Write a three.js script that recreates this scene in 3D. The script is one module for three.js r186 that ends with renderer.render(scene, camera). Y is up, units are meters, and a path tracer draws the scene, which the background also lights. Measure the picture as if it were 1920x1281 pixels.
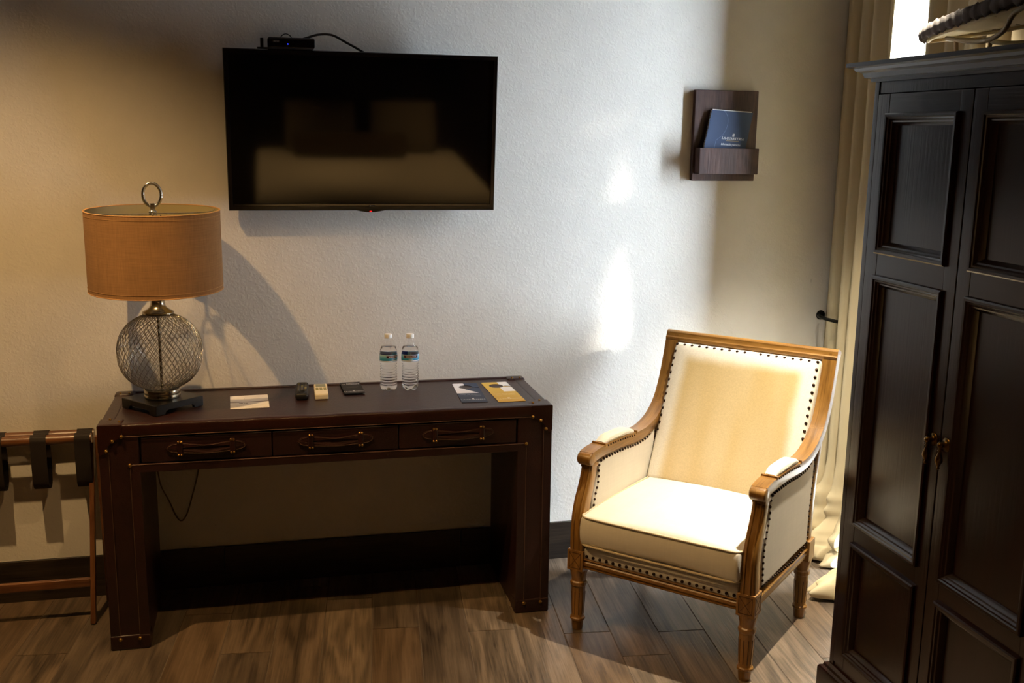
import * as THREE from 'three';
import { mergeGeometries, mergeVertices, toCreasedNormals } from 'three/addons/utils/BufferGeometryUtils.js';
import { RectAreaLightUniformsLib } from 'three/addons/lights/RectAreaLightUniformsLib.js';

// ------------------------------------------------------------------ camera, sky, exposure
const scene = new THREE.Scene();
const camera = new THREE.PerspectiveCamera(2 * Math.atan(640.5 / 1940) * 180 / Math.PI, 1920 / 1281, 0.05, 60);
camera.rotation.set(-0.1959, -0.2336, 0.0145, 'YXZ');
camera.position.set(0.7063, 1.711, 3.8804);
scene.add(camera);
const renderer = new THREE.WebGLRenderer({ antialias: true });
renderer.toneMapping = THREE.LinearToneMapping;
renderer.toneMappingExposure = 1.0;
renderer.shadowMap.enabled = true;
RectAreaLightUniformsLib.init();
scene.background = new THREE.Color().setRGB(2.4, 2.7, 3.1);           // overcast sky
const daylight = new THREE.RectAreaLight(new THREE.Color().setRGB(0.79, 0.91, 1.05), 126, 0.68, 2.8);   // bright hazy sky in front of the window
daylight.position.set(3.9, 2.0, 0.88); daylight.lookAt(0, 2.0, 0.88); scene.add(daylight);
const SUN = new THREE.Vector3(1, 0.377, 0.397);                       // towards the sun: dappled light slips in past the corner curtain
const sun = new THREE.DirectionalLight(new THREE.Color().setRGB(1.0, 0.95, 0.86), 18); sun.position.copy(SUN).multiplyScalar(8).add(new THREE.Vector3(2.1, 1.1, 0)); sun.target.position.set(2.1, 1.1, 0);
sun.castShadow = true; sun.shadow.radius = 3.5; sun.shadow.mapSize.set(2048, 2048); Object.assign(sun.shadow.camera, { left: -4, right: 4, top: 4, bottom: -4, near: 0.5, far: 16 }); scene.add(sun, sun.target);
const WARM = new THREE.Color().setRGB(1.0, 0.61, 0.25), WARMW = new THREE.Color().setRGB(1.0, 0.87, 0.67);
const DOWNLIGHTS = [                                                      // x, z, colour, candela, half angle, penumbra
  [-0.2, 1.0, WARM, 13, 57, 1.0, 'recessed ceiling downlight above the luggage rack'],
  [0.95, 1.42, WARM, 7, 52, 1.0, 'recessed ceiling downlight in front of the television'],
  [2.6, 0.94, WARMW, 46, 31, 1.0, 'recessed ceiling downlight above the armchair'],
  [0.4, 5.0, WARM, 26, 36, 0.6, 'recessed ceiling downlight over the left side of the bed'],
  [2.2, 5.0, WARM, 26, 36, 0.6, 'recessed ceiling downlight over the right side of the bed'],
];

// ------------------------------------------------------------------ helpers
const V = (x, y, z) => new THREE.Vector3(x, y, z), V2 = (x, y) => new THREE.Vector2(x, y);
const R = (d) => d * Math.PI / 180;
const clamp = (x, a, b) => Math.min(b, Math.max(a, x)), sst = (a, b, x) => { const t = clamp((x - a) / (b - a), 0, 1); return t * t * (3 - 2 * t); };
const lerp = (a, b, t) => a + (b - a) * t;
function rng(seed) { let s = seed >>> 0; return () => { s = (s + 0x6D2B79F5) | 0; let t = Math.imul(s ^ (s >>> 15), 1 | s); t = (t + Math.imul(t ^ (t >>> 7), 61 | t)) ^ t; return ((t ^ (t >>> 14)) >>> 0) / 4294967296; }; }
const used = {};
function numbered(n) { used[n] = (used[n] || 0) + 1; return used[n] === 1 ? n : `${n}_${String(used[n] - 1).padStart(3, '0')}`; }
function tag(o, label, category, group) { o.userData.label = label; o.userData.category = category; if (group) o.userData.group = group; return o; }
function thing(name, label, category, p = [0, 0, 0], turn = 0, group) {
  const o = new THREE.Group(); o.name = numbered(name); o.position.set(...p); o.rotation.y = turn; scene.add(o); return tag(o, label, category, group);
}
function uvs(g, grain = 'y', ou = 0, ov = 0) {            // uv in metres, v along the grain
  const p = g.attributes.position, n = g.attributes.normal, uv = new Float32Array(p.count * 2);
  for (let i = 0; i < p.count; i++) {
    const c = [p.getX(i), p.getY(i), p.getZ(i)], a = [Math.abs(n.getX(i)), Math.abs(n.getY(i)), Math.abs(n.getZ(i))];
    const d = a[0] > a[1] && a[0] > a[2] ? 0 : a[1] > a[2] ? 1 : 2, g0 = 'xyz'.indexOf(grain);
    let k = [0, 1, 2].filter((q) => q !== d); if (k.includes(g0) && k[1] !== g0) k = [k[1], k[0]];
    uv[2 * i] = c[k[0]] + ou; uv[2 * i + 1] = c[k[1]] + ov;
  }
  g.setAttribute('uv', new THREE.BufferAttribute(uv, 2)); return g;
}
function plain(g) {
  let q = g.index ? g.toNonIndexed() : g.clone();
  for (const k of Object.keys(q.attributes)) if (!['position', 'normal', 'uv'].includes(k)) q.deleteAttribute(k);
  if (!q.attributes.normal) q.computeVertexNormals();
  q.morphAttributes = {}; return q;
}
let grainShift = 0;
function obj(name, geos, m, parent = scene, grain = 'y', keepUV = false) {
  const list = (Array.isArray(geos) ? geos : [geos]).map(plain);
  if (!keepUV) { grainShift += 0.37; for (const g of list) uvs(g, grain, grainShift % 1.7, (grainShift * 2.3) % 1.9); }
  for (const g of list) if (!g.attributes.uv) uvs(g, grain);
  const g = list.length > 1 ? mergeGeometries(list) : list[0];
  const o = new THREE.Mesh(g, m); o.name = parent === scene ? numbered(name) : name; o.castShadow = o.receiveShadow = true; parent.add(o); return o;
}
function struct(name, geos, m, grain) { const o = obj(name, geos, m, scene, grain); o.userData.kind = 'structure'; return o; }
const T = (g, x = 0, y = 0, z = 0) => g.translate(x, y, z);
function box(w, h, d, x = 0, y = 0, z = 0) { return T(new THREE.BoxGeometry(w, h, d), x, y, z); }
function span(x0, x1, y0, y1, z0, z1) { return box(x1 - x0, y1 - y0, z1 - z0, (x0 + x1) / 2, (y0 + y1) / 2, (z0 + z1) / 2); }
function soft(w, h, d, r, seg = [2, 2, 2], disp) {        // rounded box whose faces may be displaced
  const k = 3, grid = (L, n) => { const a = []; for (let i = 0; i <= k; i++) a.push(-L / 2 + r * (1 - Math.cos(i / k * Math.PI / 2)) * 1.0); for (let i = 1; i < n; i++) a.push(-L / 2 + r + (L - 2 * r) * i / n); for (let i = k; i >= 0; i--) a.push(L / 2 - r * (1 - Math.cos(i / k * Math.PI / 2))); return a; };
  const X = grid(w, seg[0]), Y = grid(h, seg[1]), Z = grid(d, seg[2]);
  const g = new THREE.BoxGeometry(1, 1, 1, X.length - 1, Y.length - 1, Z.length - 1), p = g.attributes.position;
  for (let i = 0; i < p.count; i++) {
    const f = (v, A) => A[Math.round((v + 0.5) * (A.length - 1))];
    const q = V(f(p.getX(i), X), f(p.getY(i), Y), f(p.getZ(i), Z)), c = V(clamp(q.x, -w / 2 + r, w / 2 - r), clamp(q.y, -h / 2 + r, h / 2 - r), clamp(q.z, -d / 2 + r, d / 2 - r));
    const e = q.clone().sub(c); if (e.lengthSq() > 1e-12) q.copy(c).addScaledVector(e.normalize(), r);
    if (disp) disp(q, w, h, d); p.setXYZ(i, q.x, q.y, q.z);
  }
  g.deleteAttribute('uv'); g.deleteAttribute('normal'); const m = mergeVertices(g, 1e-5); m.computeVertexNormals(); return m;
}
function sbox(x0, x1, y0, y1, z0, z1, r = 0.004, seg, disp) { return T(soft(x1 - x0, y1 - y0, z1 - z0, Math.min(r, (x1 - x0) / 2.01, (y1 - y0) / 2.01, (z1 - z0) / 2.01), seg, disp), (x0 + x1) / 2, (y0 + y1) / 2, (z0 + z1) / 2); }
function tube(pts, r, seg = 40, rad = 8, closed = false) { return new THREE.TubeGeometry(new THREE.CatmullRomCurve3(pts.map((q) => q.isVector3 ? q : V(...q)), closed, 'centripetal'), seg, r, rad, closed); }
function rod(a, b, r, r2 = r, n = 14) { const A = V(...a), B = V(...b), d = B.clone().sub(A), g = new THREE.CylinderGeometry(r2, r, d.length(), n); g.applyQuaternion(new THREE.Quaternion().setFromUnitVectors(V(0, 1, 0), d.normalize())); return T(g, ...A.add(B).multiplyScalar(0.5).toArray()); }
function lathe(pts, n = 48) { const g = new THREE.LatheGeometry(pts.map(([r, y]) => V2(Math.max(r, 1e-5), y)), n); return g; }
function creased(g, a = 0.6) { const q = g.index ? g.toNonIndexed() : g; return toCreasedNormals(q, a); }
function shapeOf(pts) { const s = new THREE.Shape(); pts.forEach(([x, y], i) => i ? s.lineTo(x, y) : s.moveTo(x, y)); s.closePath(); return s; }
function extr(shape, depth, bevel = 0, seg = 2, curve = 10) { return new THREE.ExtrudeGeometry(shape, { depth, bevelEnabled: bevel > 0, bevelThickness: bevel, bevelSize: bevel, bevelOffset: -bevel, bevelSegments: seg, curveSegments: curve }); }
function rr(w, h, r, n = 4) { const o = []; for (const [sx, sy, a0] of [[1, 1, 0], [-1, 1, 90], [-1, -1, 180], [1, -1, 270]]) for (let i = 0; i <= n; i++) { const a = R(a0 + 90 * i / n); o.push([sx * (w / 2 - r) + r * Math.cos(a), sy * (h / 2 - r) + r * Math.sin(a)]); } return o; }
// sweep a closed profile [(side, up)] along points; side axis fixed, up = perpendicular to both
function sweep(path, prof, side, scaleAt) {
  const P = [], I = [], n = prof.length, N = path.length;
  for (let i = 0; i < N; i++) {
    const t = path[Math.min(i + 1, N - 1)].clone().sub(path[Math.max(i - 1, 0)]).normalize(), s = side.clone().addScaledVector(t, -side.dot(t)).normalize(), u = t.clone().cross(s).normalize(), k = scaleAt ? scaleAt(i / (N - 1)) : [1, 1];
    for (const [a, b] of prof) { const q = path[i].clone().addScaledVector(s, a * k[0]).addScaledVector(u, b * k[1]); P.push(q.x, q.y, q.z); }
  }
  for (let i = 0; i < N - 1; i++) for (let j = 0; j < n; j++) { const a = i * n + j, b = i * n + (j + 1) % n, c = a + n, d = b + n; I.push(a, c, b, b, c, d); }
  for (const e of [0, N - 1]) { const c = P.length / 3, o = V(0, 0, 0); for (let j = 0; j < n; j++) o.add(V(P[3 * (e * n + j)], P[3 * (e * n + j) + 1], P[3 * (e * n + j) + 2])); o.multiplyScalar(1 / n); P.push(o.x, o.y, o.z); for (let j = 0; j < n; j++) { const a = e * n + j, b = e * n + (j + 1) % n; e ? I.push(c, a, b) : I.push(c, b, a); } }
  const g = new THREE.BufferGeometry(); g.setAttribute('position', new THREE.Float32BufferAttribute(P, 3)); g.setIndex(I);
  // make the sides face outward whatever the winding of the profile
  let vol = 0; for (let i = 0; i < I.length; i += 3) { const [a, b, c] = [0, 1, 2].map((k) => V(P[3 * I[i + k]], P[3 * I[i + k] + 1], P[3 * I[i + k] + 2])); vol += a.dot(b.cross(c)); }
  if (vol < 0) for (let i = 0; i < I.length; i += 3) [I[i], I[i + 1]] = [I[i + 1], I[i]]; g.setIndex(I);
  return creased(g, 0.7);
}
const curve = (pts, n) => new THREE.CatmullRomCurve3(pts.map((q) => V(...q)), false, 'centripetal').getSpacedPoints(n);
// mitred frame in the xy plane: profile [(inward offset, height z)], closed
function frame(w, h, prof, sides = 4) {
  const P = [], I = [], n = prof.length;
  for (const [sx, sy] of [[-1, -1], [1, -1], [1, 1], [-1, 1]]) for (const [o, z] of prof) P.push(sx * (w / 2 - o), sy * (h / 2 - o), z);
  for (let s = 0; s < sides; s++) { const e = (s + 1) % 4; for (let j = 0; j < n; j++) { const a = s * n + j, b = s * n + (j + 1) % n, c = e * n + j, d = e * n + (j + 1) % n; I.push(a, b, c, b, d, c); } }
  const g = new THREE.BufferGeometry(); g.setAttribute('position', new THREE.Float32BufferAttribute(P, 3));
  let ar = 0; for (let j = 0; j < n; j++) { const [a, b] = prof[j], [c, d] = prof[(j + 1) % n]; ar += a * d - c * b; }
  if (ar > 0) for (let i = 0; i < I.length; i += 3) [I[i], I[i + 1]] = [I[i + 1], I[i]];
  g.setIndex(I); return creased(g, 0.5);
}
function grid(nu, nv, f) { const P = [], U = [], I = []; for (let j = 0; j <= nv; j++) for (let i = 0; i <= nu; i++) { const q = f(i / nu, j / nv); P.push(q.x, q.y, q.z); U.push(i / nu, j / nv); } for (let j = 0; j < nv; j++) for (let i = 0; i < nu; i++) { const a = j * (nu + 1) + i, b = a + 1, c = a + nu + 1, d = c + 1; I.push(a, b, c, b, d, c); } const g = new THREE.BufferGeometry(); g.setAttribute('position', new THREE.Float32BufferAttribute(P, 3)); g.setAttribute('uv', new THREE.Float32BufferAttribute(U, 2)); g.setIndex(I); g.computeVertexNormals(); return g; }

// ------------------------------------------------------------------ procedural textures
function vn(seed) { const t = new Float32Array(65536), r = rng(seed); for (let i = 0; i < 65536; i++) t[i] = r(); return (x, y, px, py) => { const xi = Math.floor(x), yi = Math.floor(y), fx = x - xi, fy = y - yi, u = fx * fx * (3 - 2 * fx), v = fy * fy * (3 - 2 * fy), m = (a, b) => ((a % b) + b) % b, h = (a, b) => t[(m(a, px) * 131 + m(b, py) * 977 + 7) & 65535]; return lerp(lerp(h(xi, yi), h(xi + 1, yi), u), lerp(h(xi, yi + 1), h(xi + 1, yi + 1), u), v); }; }
function fbm(n, x, y, px, py, oct = 4) { let s = 0, a = 0.5, k = 1; for (let i = 0; i < oct; i++) { s += a * n(x * k, y * k, px * k, py * k); a *= 0.5; k *= 2; } return s / (1 - Math.pow(0.5, oct)); }
function dtex(N, M, f, srgb, sx, sy) {                    // f(u, v) -> [r,g,b] 0..255 ; covers sx by sy metres
  const d = new Uint8Array(N * M * 4);
  for (let j = 0; j < M; j++) for (let i = 0; i < N; i++) { const c = f(i / N, j / M), k = 4 * (j * N + i); d[k] = clamp(c[0], 0, 255); d[k + 1] = clamp(c[1], 0, 255); d[k + 2] = clamp(c[2], 0, 255); d[k + 3] = 255; }
  const t = new THREE.DataTexture(d, N, M); t.magFilter = THREE.LinearFilter; t.minFilter = THREE.LinearMipmapLinearFilter; t.generateMipmaps = true; t.wrapS = t.wrapT = THREE.RepeatWrapping; if (srgb) t.colorSpace = THREE.SRGBColorSpace; t.repeat.set(1 / sx, 1 / sy); t.needsUpdate = true; return t;
}
const g1 = (v) => [v, v, v];
const nA = vn(11), nB = vn(23), nC = vn(37);
const stuccoBump = dtex(1024, 1024, (u, v) => { const a = fbm(nA, u * 95, v * 95, 95, 95, 3), b = fbm(nB, u * 190 + a * 2, v * 170, 190, 170, 2), c = fbm(nC, u * 6, v * 6, 6, 6, 3); const blob = sst(0.42, 0.68, a * 0.55 + b * 0.45); return g1(255 * (0.25 + 0.45 * blob + 0.3 * c)); }, false, 1.0, 1.0);
const stuccoTone = dtex(512, 512, (u, v) => { const c = fbm(nA, u * 5, v * 5, 5, 5, 5), d = fbm(nB, u * 40, v * 40, 40, 40, 3), s = nC(u * 150, v * 150, 150, 150) > 0.992 ? -22 : 0; const k = 222 + 14 * (c - 0.5) + 8 * (d - 0.5) + s; return [k, k * 0.985, k * 0.955]; }, true, 2.6, 2.6);
function woodTex(seed, cols, sx, sy, rings, fine = 1) {   // grain along v
  const n = vn(seed), m = vn(seed + 5);
  return dtex(512, 1024, (u, v) => {
    const w = fbm(n, u * 5, v * 3, 5, 3, 3), r = 0.5 + 0.5 * Math.sin(6.283 * (u * rings + w * 2.2)), f = fbm(m, u * 90, v * 8, 90, 8, 3), p = nB(u * 200, v * 24, 200, 24) > 0.8 ? 1 : 0, big = fbm(m, u * 3, v * 2, 3, 2, 3);
    const t = clamp(0.3 * r + 0.45 * f * fine + 0.5 * (big - 0.2) - 0.12 * p, 0, 1), k = t * (cols.length - 1), i = Math.min(cols.length - 2, Math.floor(k)); return [0, 1, 2].map((q) => lerp(cols[i][q], cols[i + 1][q], k - i));
  }, true, sx, sy);
}
const grainBump = dtex(512, 512, (u, v) => g1(255 * fbm(nB, u * 110, v * 7, 110, 7, 3)), false, 0.5, 1.0);
const mahogany = woodTex(101, [[16, 7, 7], [28, 11, 10], [38, 15, 13], [48, 21, 17]], 0.6, 1.2, 4);
const oak = woodTex(131, [[94, 62, 20], [126, 88, 36], [150, 108, 50], [164, 124, 66]], 0.3, 0.6, 3);
const rackWoodTex = woodTex(151, [[74, 42, 22], [106, 66, 38], [134, 90, 56]], 0.2, 0.5, 3);
const holderTex = woodTex(171, [[34, 18, 18], [52, 32, 30], [70, 46, 42], [88, 64, 58]], 0.3, 0.4, 2, 1.2);
const plankTex = [0, 1, 2, 3].map((k) => woodTex(201 + 13 * k, [[[42, 35, 29], [79, 67, 55], [107, 91, 75], [129, 113, 96]], [[38, 31, 27], [70, 60, 51], [95, 82, 69], [114, 101, 87]], [[50, 42, 35], [89, 77, 64], [119, 103, 86], [141, 126, 109]], [[41, 33, 26], [77, 63, 49], [102, 84, 66], [121, 103, 84]]][k], 0.34, 1.0, 2.5, 1.1));
const leatherTex = dtex(512, 512, (u, v) => { const a = fbm(nA, u * 6, v * 6, 6, 6, 5), b = fbm(nC, u * 50, v * 50, 50, 50, 3), k = 0.62 + 0.55 * a + 0.18 * (b - 0.5); return [48 * k, 24 * k, 22 * k]; }, true, 0.7, 0.7);
const leatherBump = dtex(512, 512, (u, v) => { const a = fbm(nA, u * 120, v * 120, 120, 120, 2), b = fbm(nB, u * 9, v * 9, 9, 9, 3); return g1(255 * (0.5 * a + 0.5 * b)); }, false, 0.35, 0.35);
const weaveBump = dtex(256, 256, (u, v) => g1(128 + 60 * Math.sin(u * 6.283 * 48) * (Math.floor(v * 48) % 2 ? 1 : -1) * 0.5 + 60 * (fbm(nB, u * 64, v * 64, 64, 64, 2) - 0.5)), false, 0.05, 0.05);
const linenTex = dtex(512, 512, (u, v) => { const a = fbm(nA, u * 4, v * 4, 4, 4, 4), h = fbm(nB, u * 6, v * 160, 6, 160, 2), w = fbm(nC, u * 160, v * 6, 160, 6, 2), k = 0.95 + 0.05 * a + 0.025 * (h + w - 1); return [230 * k, 224 * k, 210 * k]; }, true, 0.4, 0.4);
const shadeTex = dtex(512, 512, (u, v) => { const h = fbm(nB, u * 8, v * 180, 8, 180, 2), w = fbm(nC, u * 180, v * 8, 180, 8, 2), k = 0.9 + 0.12 * (h + w - 1) + 0.1 * fbm(nA, u * 5, v * 5, 5, 5, 3); return [168 * k, 126 * k, 84 * k]; }, true, 0.3, 0.3);

// ------------------------------------------------------------------ materials
const S = (o) => new THREE.MeshStandardMaterial(o), PH = (o) => new THREE.MeshPhysicalMaterial(o);
const M = {
  wall: S({ map: stuccoTone, bumpMap: stuccoBump, bumpScale: 0.0006, roughness: 0.9 }),
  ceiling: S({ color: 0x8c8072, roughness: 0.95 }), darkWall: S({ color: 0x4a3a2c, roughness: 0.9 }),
  plaster: S({ color: 0xd6cfbf, roughness: 0.85 }), grout: S({ color: 0x5d5145, roughness: 0.9 }),
  plank: plankTex.map((t) => S({ map: t, bumpMap: grainBump, bumpScale: 0.0005, roughness: 0.36 })),
  skirt: S({ map: plankTex[1], color: 0x8c847c, bumpMap: grainBump, bumpScale: 0.0006, roughness: 0.45 }),
  mahogany: PH({ map: mahogany, bumpMap: grainBump, bumpScale: 0.0002, roughness: 0.27, specularIntensity: 1, clearcoat: 0.35, clearcoatRoughness: 0.22 }),
  brass: S({ color: 0x6e5428, metalness: 1, roughness: 0.28 }), stud: S({ color: 0xb08a4a, metalness: 1, roughness: 0.32 }),
  chrome: S({ color: 0xe6e9ec, metalness: 1, roughness: 0.2 }), nickel: S({ color: 0xb3aa98, metalness: 1, roughness: 0.22 }), wire: S({ color: 0xb9b4aa, metalness: 1, roughness: 0.3 }),
  iron: S({ color: 0x16140f, metalness: 0.6, roughness: 0.45 }), black: S({ color: 0x0b0b0c, roughness: 0.35 }), blackGloss: PH({ color: 0x050506, roughness: 0.12, clearcoat: 0.4, clearcoatRoughness: 0.08 }), screen: PH({ color: 0x030303, roughness: 0.05, specularIntensity: 1 }),
  blackLacquer: PH({ color: 0x060607, roughness: 0.35, clearcoat: 0.2, clearcoatRoughness: 0.2 }), plastic: S({ color: 0x131313, roughness: 0.5 }),
  oak: PH({ map: oak, bumpMap: grainBump, bumpScale: 0.0002, roughness: 0.36, clearcoat: 0.3, clearcoatRoughness: 0.25 }), groove: S({ color: 0x4a2c10, roughness: 0.7 }),
  linen: PH({ map: linenTex, bumpMap: weaveBump, bumpScale: 0.0004, roughness: 0.95, sheen: 0.2 }), piping: S({ color: 0xcfc0a2, roughness: 0.9 }), nail: S({ color: 0x3a2a20, metalness: 0.9, roughness: 0.35 }),
  leather: PH({ map: leatherTex, bumpMap: leatherBump, bumpScale: 0.0009, roughness: 0.38, clearcoat: 0.12, clearcoatRoughness: 0.35 }), leatherEdge: PH({ map: leatherTex, color: 0xffd9b8, bumpMap: leatherBump, bumpScale: 0.0009, roughness: 0.33 }), handleLeather: PH({ map: leatherTex, color: 0xffffff, bumpMap: leatherBump, bumpScale: 0.0007, roughness: 0.3 }), stitch: S({ color: 0x5a4030, roughness: 0.7 }), gap: S({ color: 0x050303, roughness: 0.9 }),
  shade: PH({ map: shadeTex, bumpMap: weaveBump, bumpScale: 0.0004, roughness: 0.95, side: THREE.DoubleSide }), shadeLining: S({ color: 0xb9ad84, roughness: 0.85 }), shadeTrim: S({ color: 0xc79a66, roughness: 0.9 }),
  curtain: PH({ color: 0xd2c3a0, bumpMap: weaveBump, bumpScale: 0.0003, roughness: 1, side: THREE.DoubleSide }),
  glass: PH({ color: 0xffffff, transmission: 1, thickness: 0, roughness: 0.02, ior: 1.5 }), windowFrame: S({ color: 0x1d1a18, roughness: 0.5, metalness: 0.4 }),
  water: PH({ color: 0xffffff, transmission: 1, thickness: 0.06, ior: 1.33, roughness: 0.02 }), pet: PH({ color: 0xffffff, transmission: 1, thickness: 0, ior: 1.45, roughness: 0.03 }), cap: S({ color: 0xf2f2f0, roughness: 0.5 }),
  rackWood: PH({ map: rackWoodTex, roughness: 0.35, clearcoat: 0.4, clearcoatRoughness: 0.25 }), strap: S({ color: 0x1c120e, roughness: 0.75 }),
  holder: S({ map: holderTex, bumpMap: grainBump, bumpScale: 0.0005, roughness: 0.5 }), paper: S({ color: 0xf0f0ee, roughness: 0.8 }), cream: S({ color: 0xe6dcc0, roughness: 0.5 }), lcd: S({ color: 0x9aa08c, roughness: 0.25 }), greyButton: S({ color: 0x55534f, roughness: 0.6 }), greenButton: S({ color: 0x8d8a5a, roughness: 0.6 }),
  cover: S({ color: 0x6f6a68, roughness: 0.95, bumpMap: weaveBump, bumpScale: 0.001 }), boardMetal: S({ color: 0xe0cf9a, roughness: 0.5 }), boardLeg: S({ color: 0xd8c89a, roughness: 0.4 }),
  pillowCase: S({ color: 0x8a8072, roughness: 0.95 }), bedding: S({ color: 0xe4dccb, roughness: 0.95 }), cushion: S({ color: 0x57493a, roughness: 0.95 }), headboard: S({ color: 0x1c120d, roughness: 0.6 }), bedBase: S({ color: 0x2a1d15, roughness: 0.7 }),
  bulb: S({ color: 0xffffff, emissive: 0xffe0b0, emissiveIntensity: 2 }), trimRing: S({ color: 0xdedbd4, roughness: 0.5 }), leaf: S({ color: 0x4d6b2c, roughness: 0.7, side: THREE.DoubleSide }), bark: S({ color: 0x4f3f30, roughness: 0.9 }), cordM: S({ color: 0x6b6038, roughness: 0.6 }),
  ledBlue: S({ color: 0x0a0a30, emissive: 0x2030ff, emissiveIntensity: 6 }), ledRed: S({ color: 0x300505, emissive: 0xff1010, emissiveIntensity: 2.5 }),
};
function print(w, h, draw, rough = 0.6) { const c = document.createElement('canvas'); c.width = w; c.height = h; const x = c.getContext('2d'); draw(x, w, h); const t = new THREE.CanvasTexture(c); t.colorSpace = THREE.SRGBColorSpace; return S({ map: t, roughness: rough }); }
function fitUV(g, ax = 'x', ay = 'y', flipV = false) { const p = g.attributes.position; g.computeBoundingBox(); const b = g.boundingBox, uv = new Float32Array(p.count * 2), G = { x: (i) => p.getX(i), y: (i) => p.getY(i), z: (i) => p.getZ(i) }; for (let i = 0; i < p.count; i++) { uv[2 * i] = (G[ax](i) - b.min[ax]) / (b.max[ax] - b.min[ax]); const v = (G[ay](i) - b.min[ay]) / (b.max[ay] - b.min[ay]); uv[2 * i + 1] = flipV ? 1 - v : v; } g.setAttribute('uv', new THREE.BufferAttribute(uv, 2)); return g; }

// ------------------------------------------------------------------ the room
const X0 = -2.0, XR = 3.1, ZB = 6.2, HC = 2.8;
struct('wall_back', span(X0 - 0.15, XR + 0.4, -0.02, HC + 0.1, -0.15, 0), M.wall);
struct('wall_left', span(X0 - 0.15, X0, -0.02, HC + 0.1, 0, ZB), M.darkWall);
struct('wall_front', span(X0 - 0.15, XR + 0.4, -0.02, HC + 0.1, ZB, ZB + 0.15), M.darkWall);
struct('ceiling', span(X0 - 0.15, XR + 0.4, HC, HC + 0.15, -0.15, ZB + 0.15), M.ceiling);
const WZ0 = 0.05, WZ1 = 0.76, WY0 = 0.2, WY1 = 2.5, WT = 0.4;
struct('wall_right', [span(XR, XR + WT, -0.02, HC + 0.1, 0, WZ0), span(XR, XR + WT, -0.02, HC + 0.1, WZ1, ZB), span(XR, XR + WT, -0.02, WY0, WZ0, WZ1), span(XR, XR + WT, WY1, HC + 0.1, WZ0, WZ1)], M.wall);
{
  const w = new THREE.Group(); w.name = 'window_1'; w.userData.kind = 'structure'; scene.add(w);
  const a = XR + WT - 0.04, b = XR + WT - 0.002;
  obj('window_frame', [span(a, b, WY0, WY0 + 0.05, WZ0, WZ1), span(a, b, WY1 - 0.05, WY1, WZ0, WZ1), span(a, b, WY0 + 0.05, WY1 - 0.05, WZ0, WZ0 + 0.05), span(a, b, WY0 + 0.05, WY1 - 0.05, WZ1 - 0.05, WZ1), span(a, b, 1.89, 1.93, WZ0 + 0.05, WZ1 - 0.05)], M.windowFrame, w);
  for (const [p, q] of [[WY0 + 0.05, 1.89], [1.93, WY1 - 0.05]]) obj('pane', span(a + 0.02, a + 0.026, p, q, WZ0 + 0.05, WZ1 - 0.05), M.glass, w);
}
// floor: grout bed with wood-look planks laid at a slight angle to the wall
{
  const f = new THREE.Group(); f.name = 'floor'; f.userData.kind = 'structure'; scene.add(f);
  obj('grout_bed', span(X0 - 0.15, XR + 0.4, -0.12, -0.0015, -0.1, ZB + 0.1), M.grout, f);
  const a = Math.atan(0.103), c = Math.cos(a), s = Math.sin(a), W = 0.168 * c, LEN = 1.0, G = 0.0022, r = rng(5);
  const toW = (u, v) => [0.97 + u * c - v * s, 0.5 + u * s + v * c];    // u across the planks, v along them (towards the camera)
  const clip = (poly, fn) => { const o = []; poly.forEach((p, i) => { const q = poly[(i + 1) % poly.length], d = fn(p), e = fn(q); if (d >= 0) o.push(p); if ((d >= 0) !== (e >= 0)) { const t = d / (d - e); o.push([lerp(p[0], q[0], t), lerp(p[1], q[1], t)]); } }); return o; };
  const ends = { 0: -0.02, 2: 0.03, 4: 0.08, 5: 0.26, 6: 0.1, 9: 0.34 };
  const far = [[], [], [], []];
  for (let k = -22; k < 16; k++) {
    const e0 = ends[k] ?? r() * LEN; let idx = 0;
    for (let j = -3; j < 8; j++) {
      const u0 = (k + 0.3) * W + G, u1 = (k + 1.3) * W - G, v0 = e0 + (j - 0) * LEN + G, v1 = e0 + (j + 1) * LEN - G;
      let poly = [[u0, v0], [u1, v0], [u1, v1], [u0, v1]].map(([u, v]) => toW(u, v));
      for (const fn of [(p) => p[1], (p) => ZB - p[1], (p) => p[0] - X0, (p) => XR - p[0]]) if (poly.length) poly = clip(poly, fn);
      const mi = Math.floor(r() * 4), dv = r() * 0.9, du = r() * 0.3, dy = (r() - 0.5) * 0.0006, flip = r() > 0.5 ? 1 : -1; if (poly.length < 3) continue;
      const P = [], N = [], U = [], y = dy, uv = (p) => { const x = p[0] - 0.97, z = p[1] - 0.5; return [(x * c + z * s) + du, flip * (-x * s + z * c) + dv]; };
      for (let i = 1; i < poly.length - 1; i++) for (const q of [poly[0], poly[i + 1], poly[i]]) { P.push(q[0], y, q[1]); N.push(0, 1, 0); U.push(...uv(q)); }
      poly.forEach((p, i) => { const q = poly[(i + 1) % poly.length], nx = q[1] - p[1], nz = -(q[0] - p[0]), l = Math.hypot(nx, nz) || 1; for (const [w, yy] of [[p, y], [q, y], [p, -0.004], [q, y], [q, -0.004], [p, -0.004]]) { P.push(w[0], yy, w[1]); N.push(nx / l, 0, nz / l); U.push(...uv(w)); } });
      const g = new THREE.BufferGeometry(); g.setAttribute('position', new THREE.Float32BufferAttribute(P, 3)); g.setAttribute('normal', new THREE.Float32BufferAttribute(N, 3)); g.setAttribute('uv', new THREE.Float32BufferAttribute(U, 2));
      const zmin = Math.min(...poly.map((p) => p[1])), xmax = Math.max(...poly.map((p) => p[0]));
      if (zmin < 1.4 && xmax > -0.7) obj('plank', g, M.plank[mi], f, 'z', true); else far[mi].push(g);
    }
  }
  far.forEach((l, i) => { const o = obj('distant_planks', l, M.plank[i], f, 'z', true); o.userData.kind = 'stuff'; });
}
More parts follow.
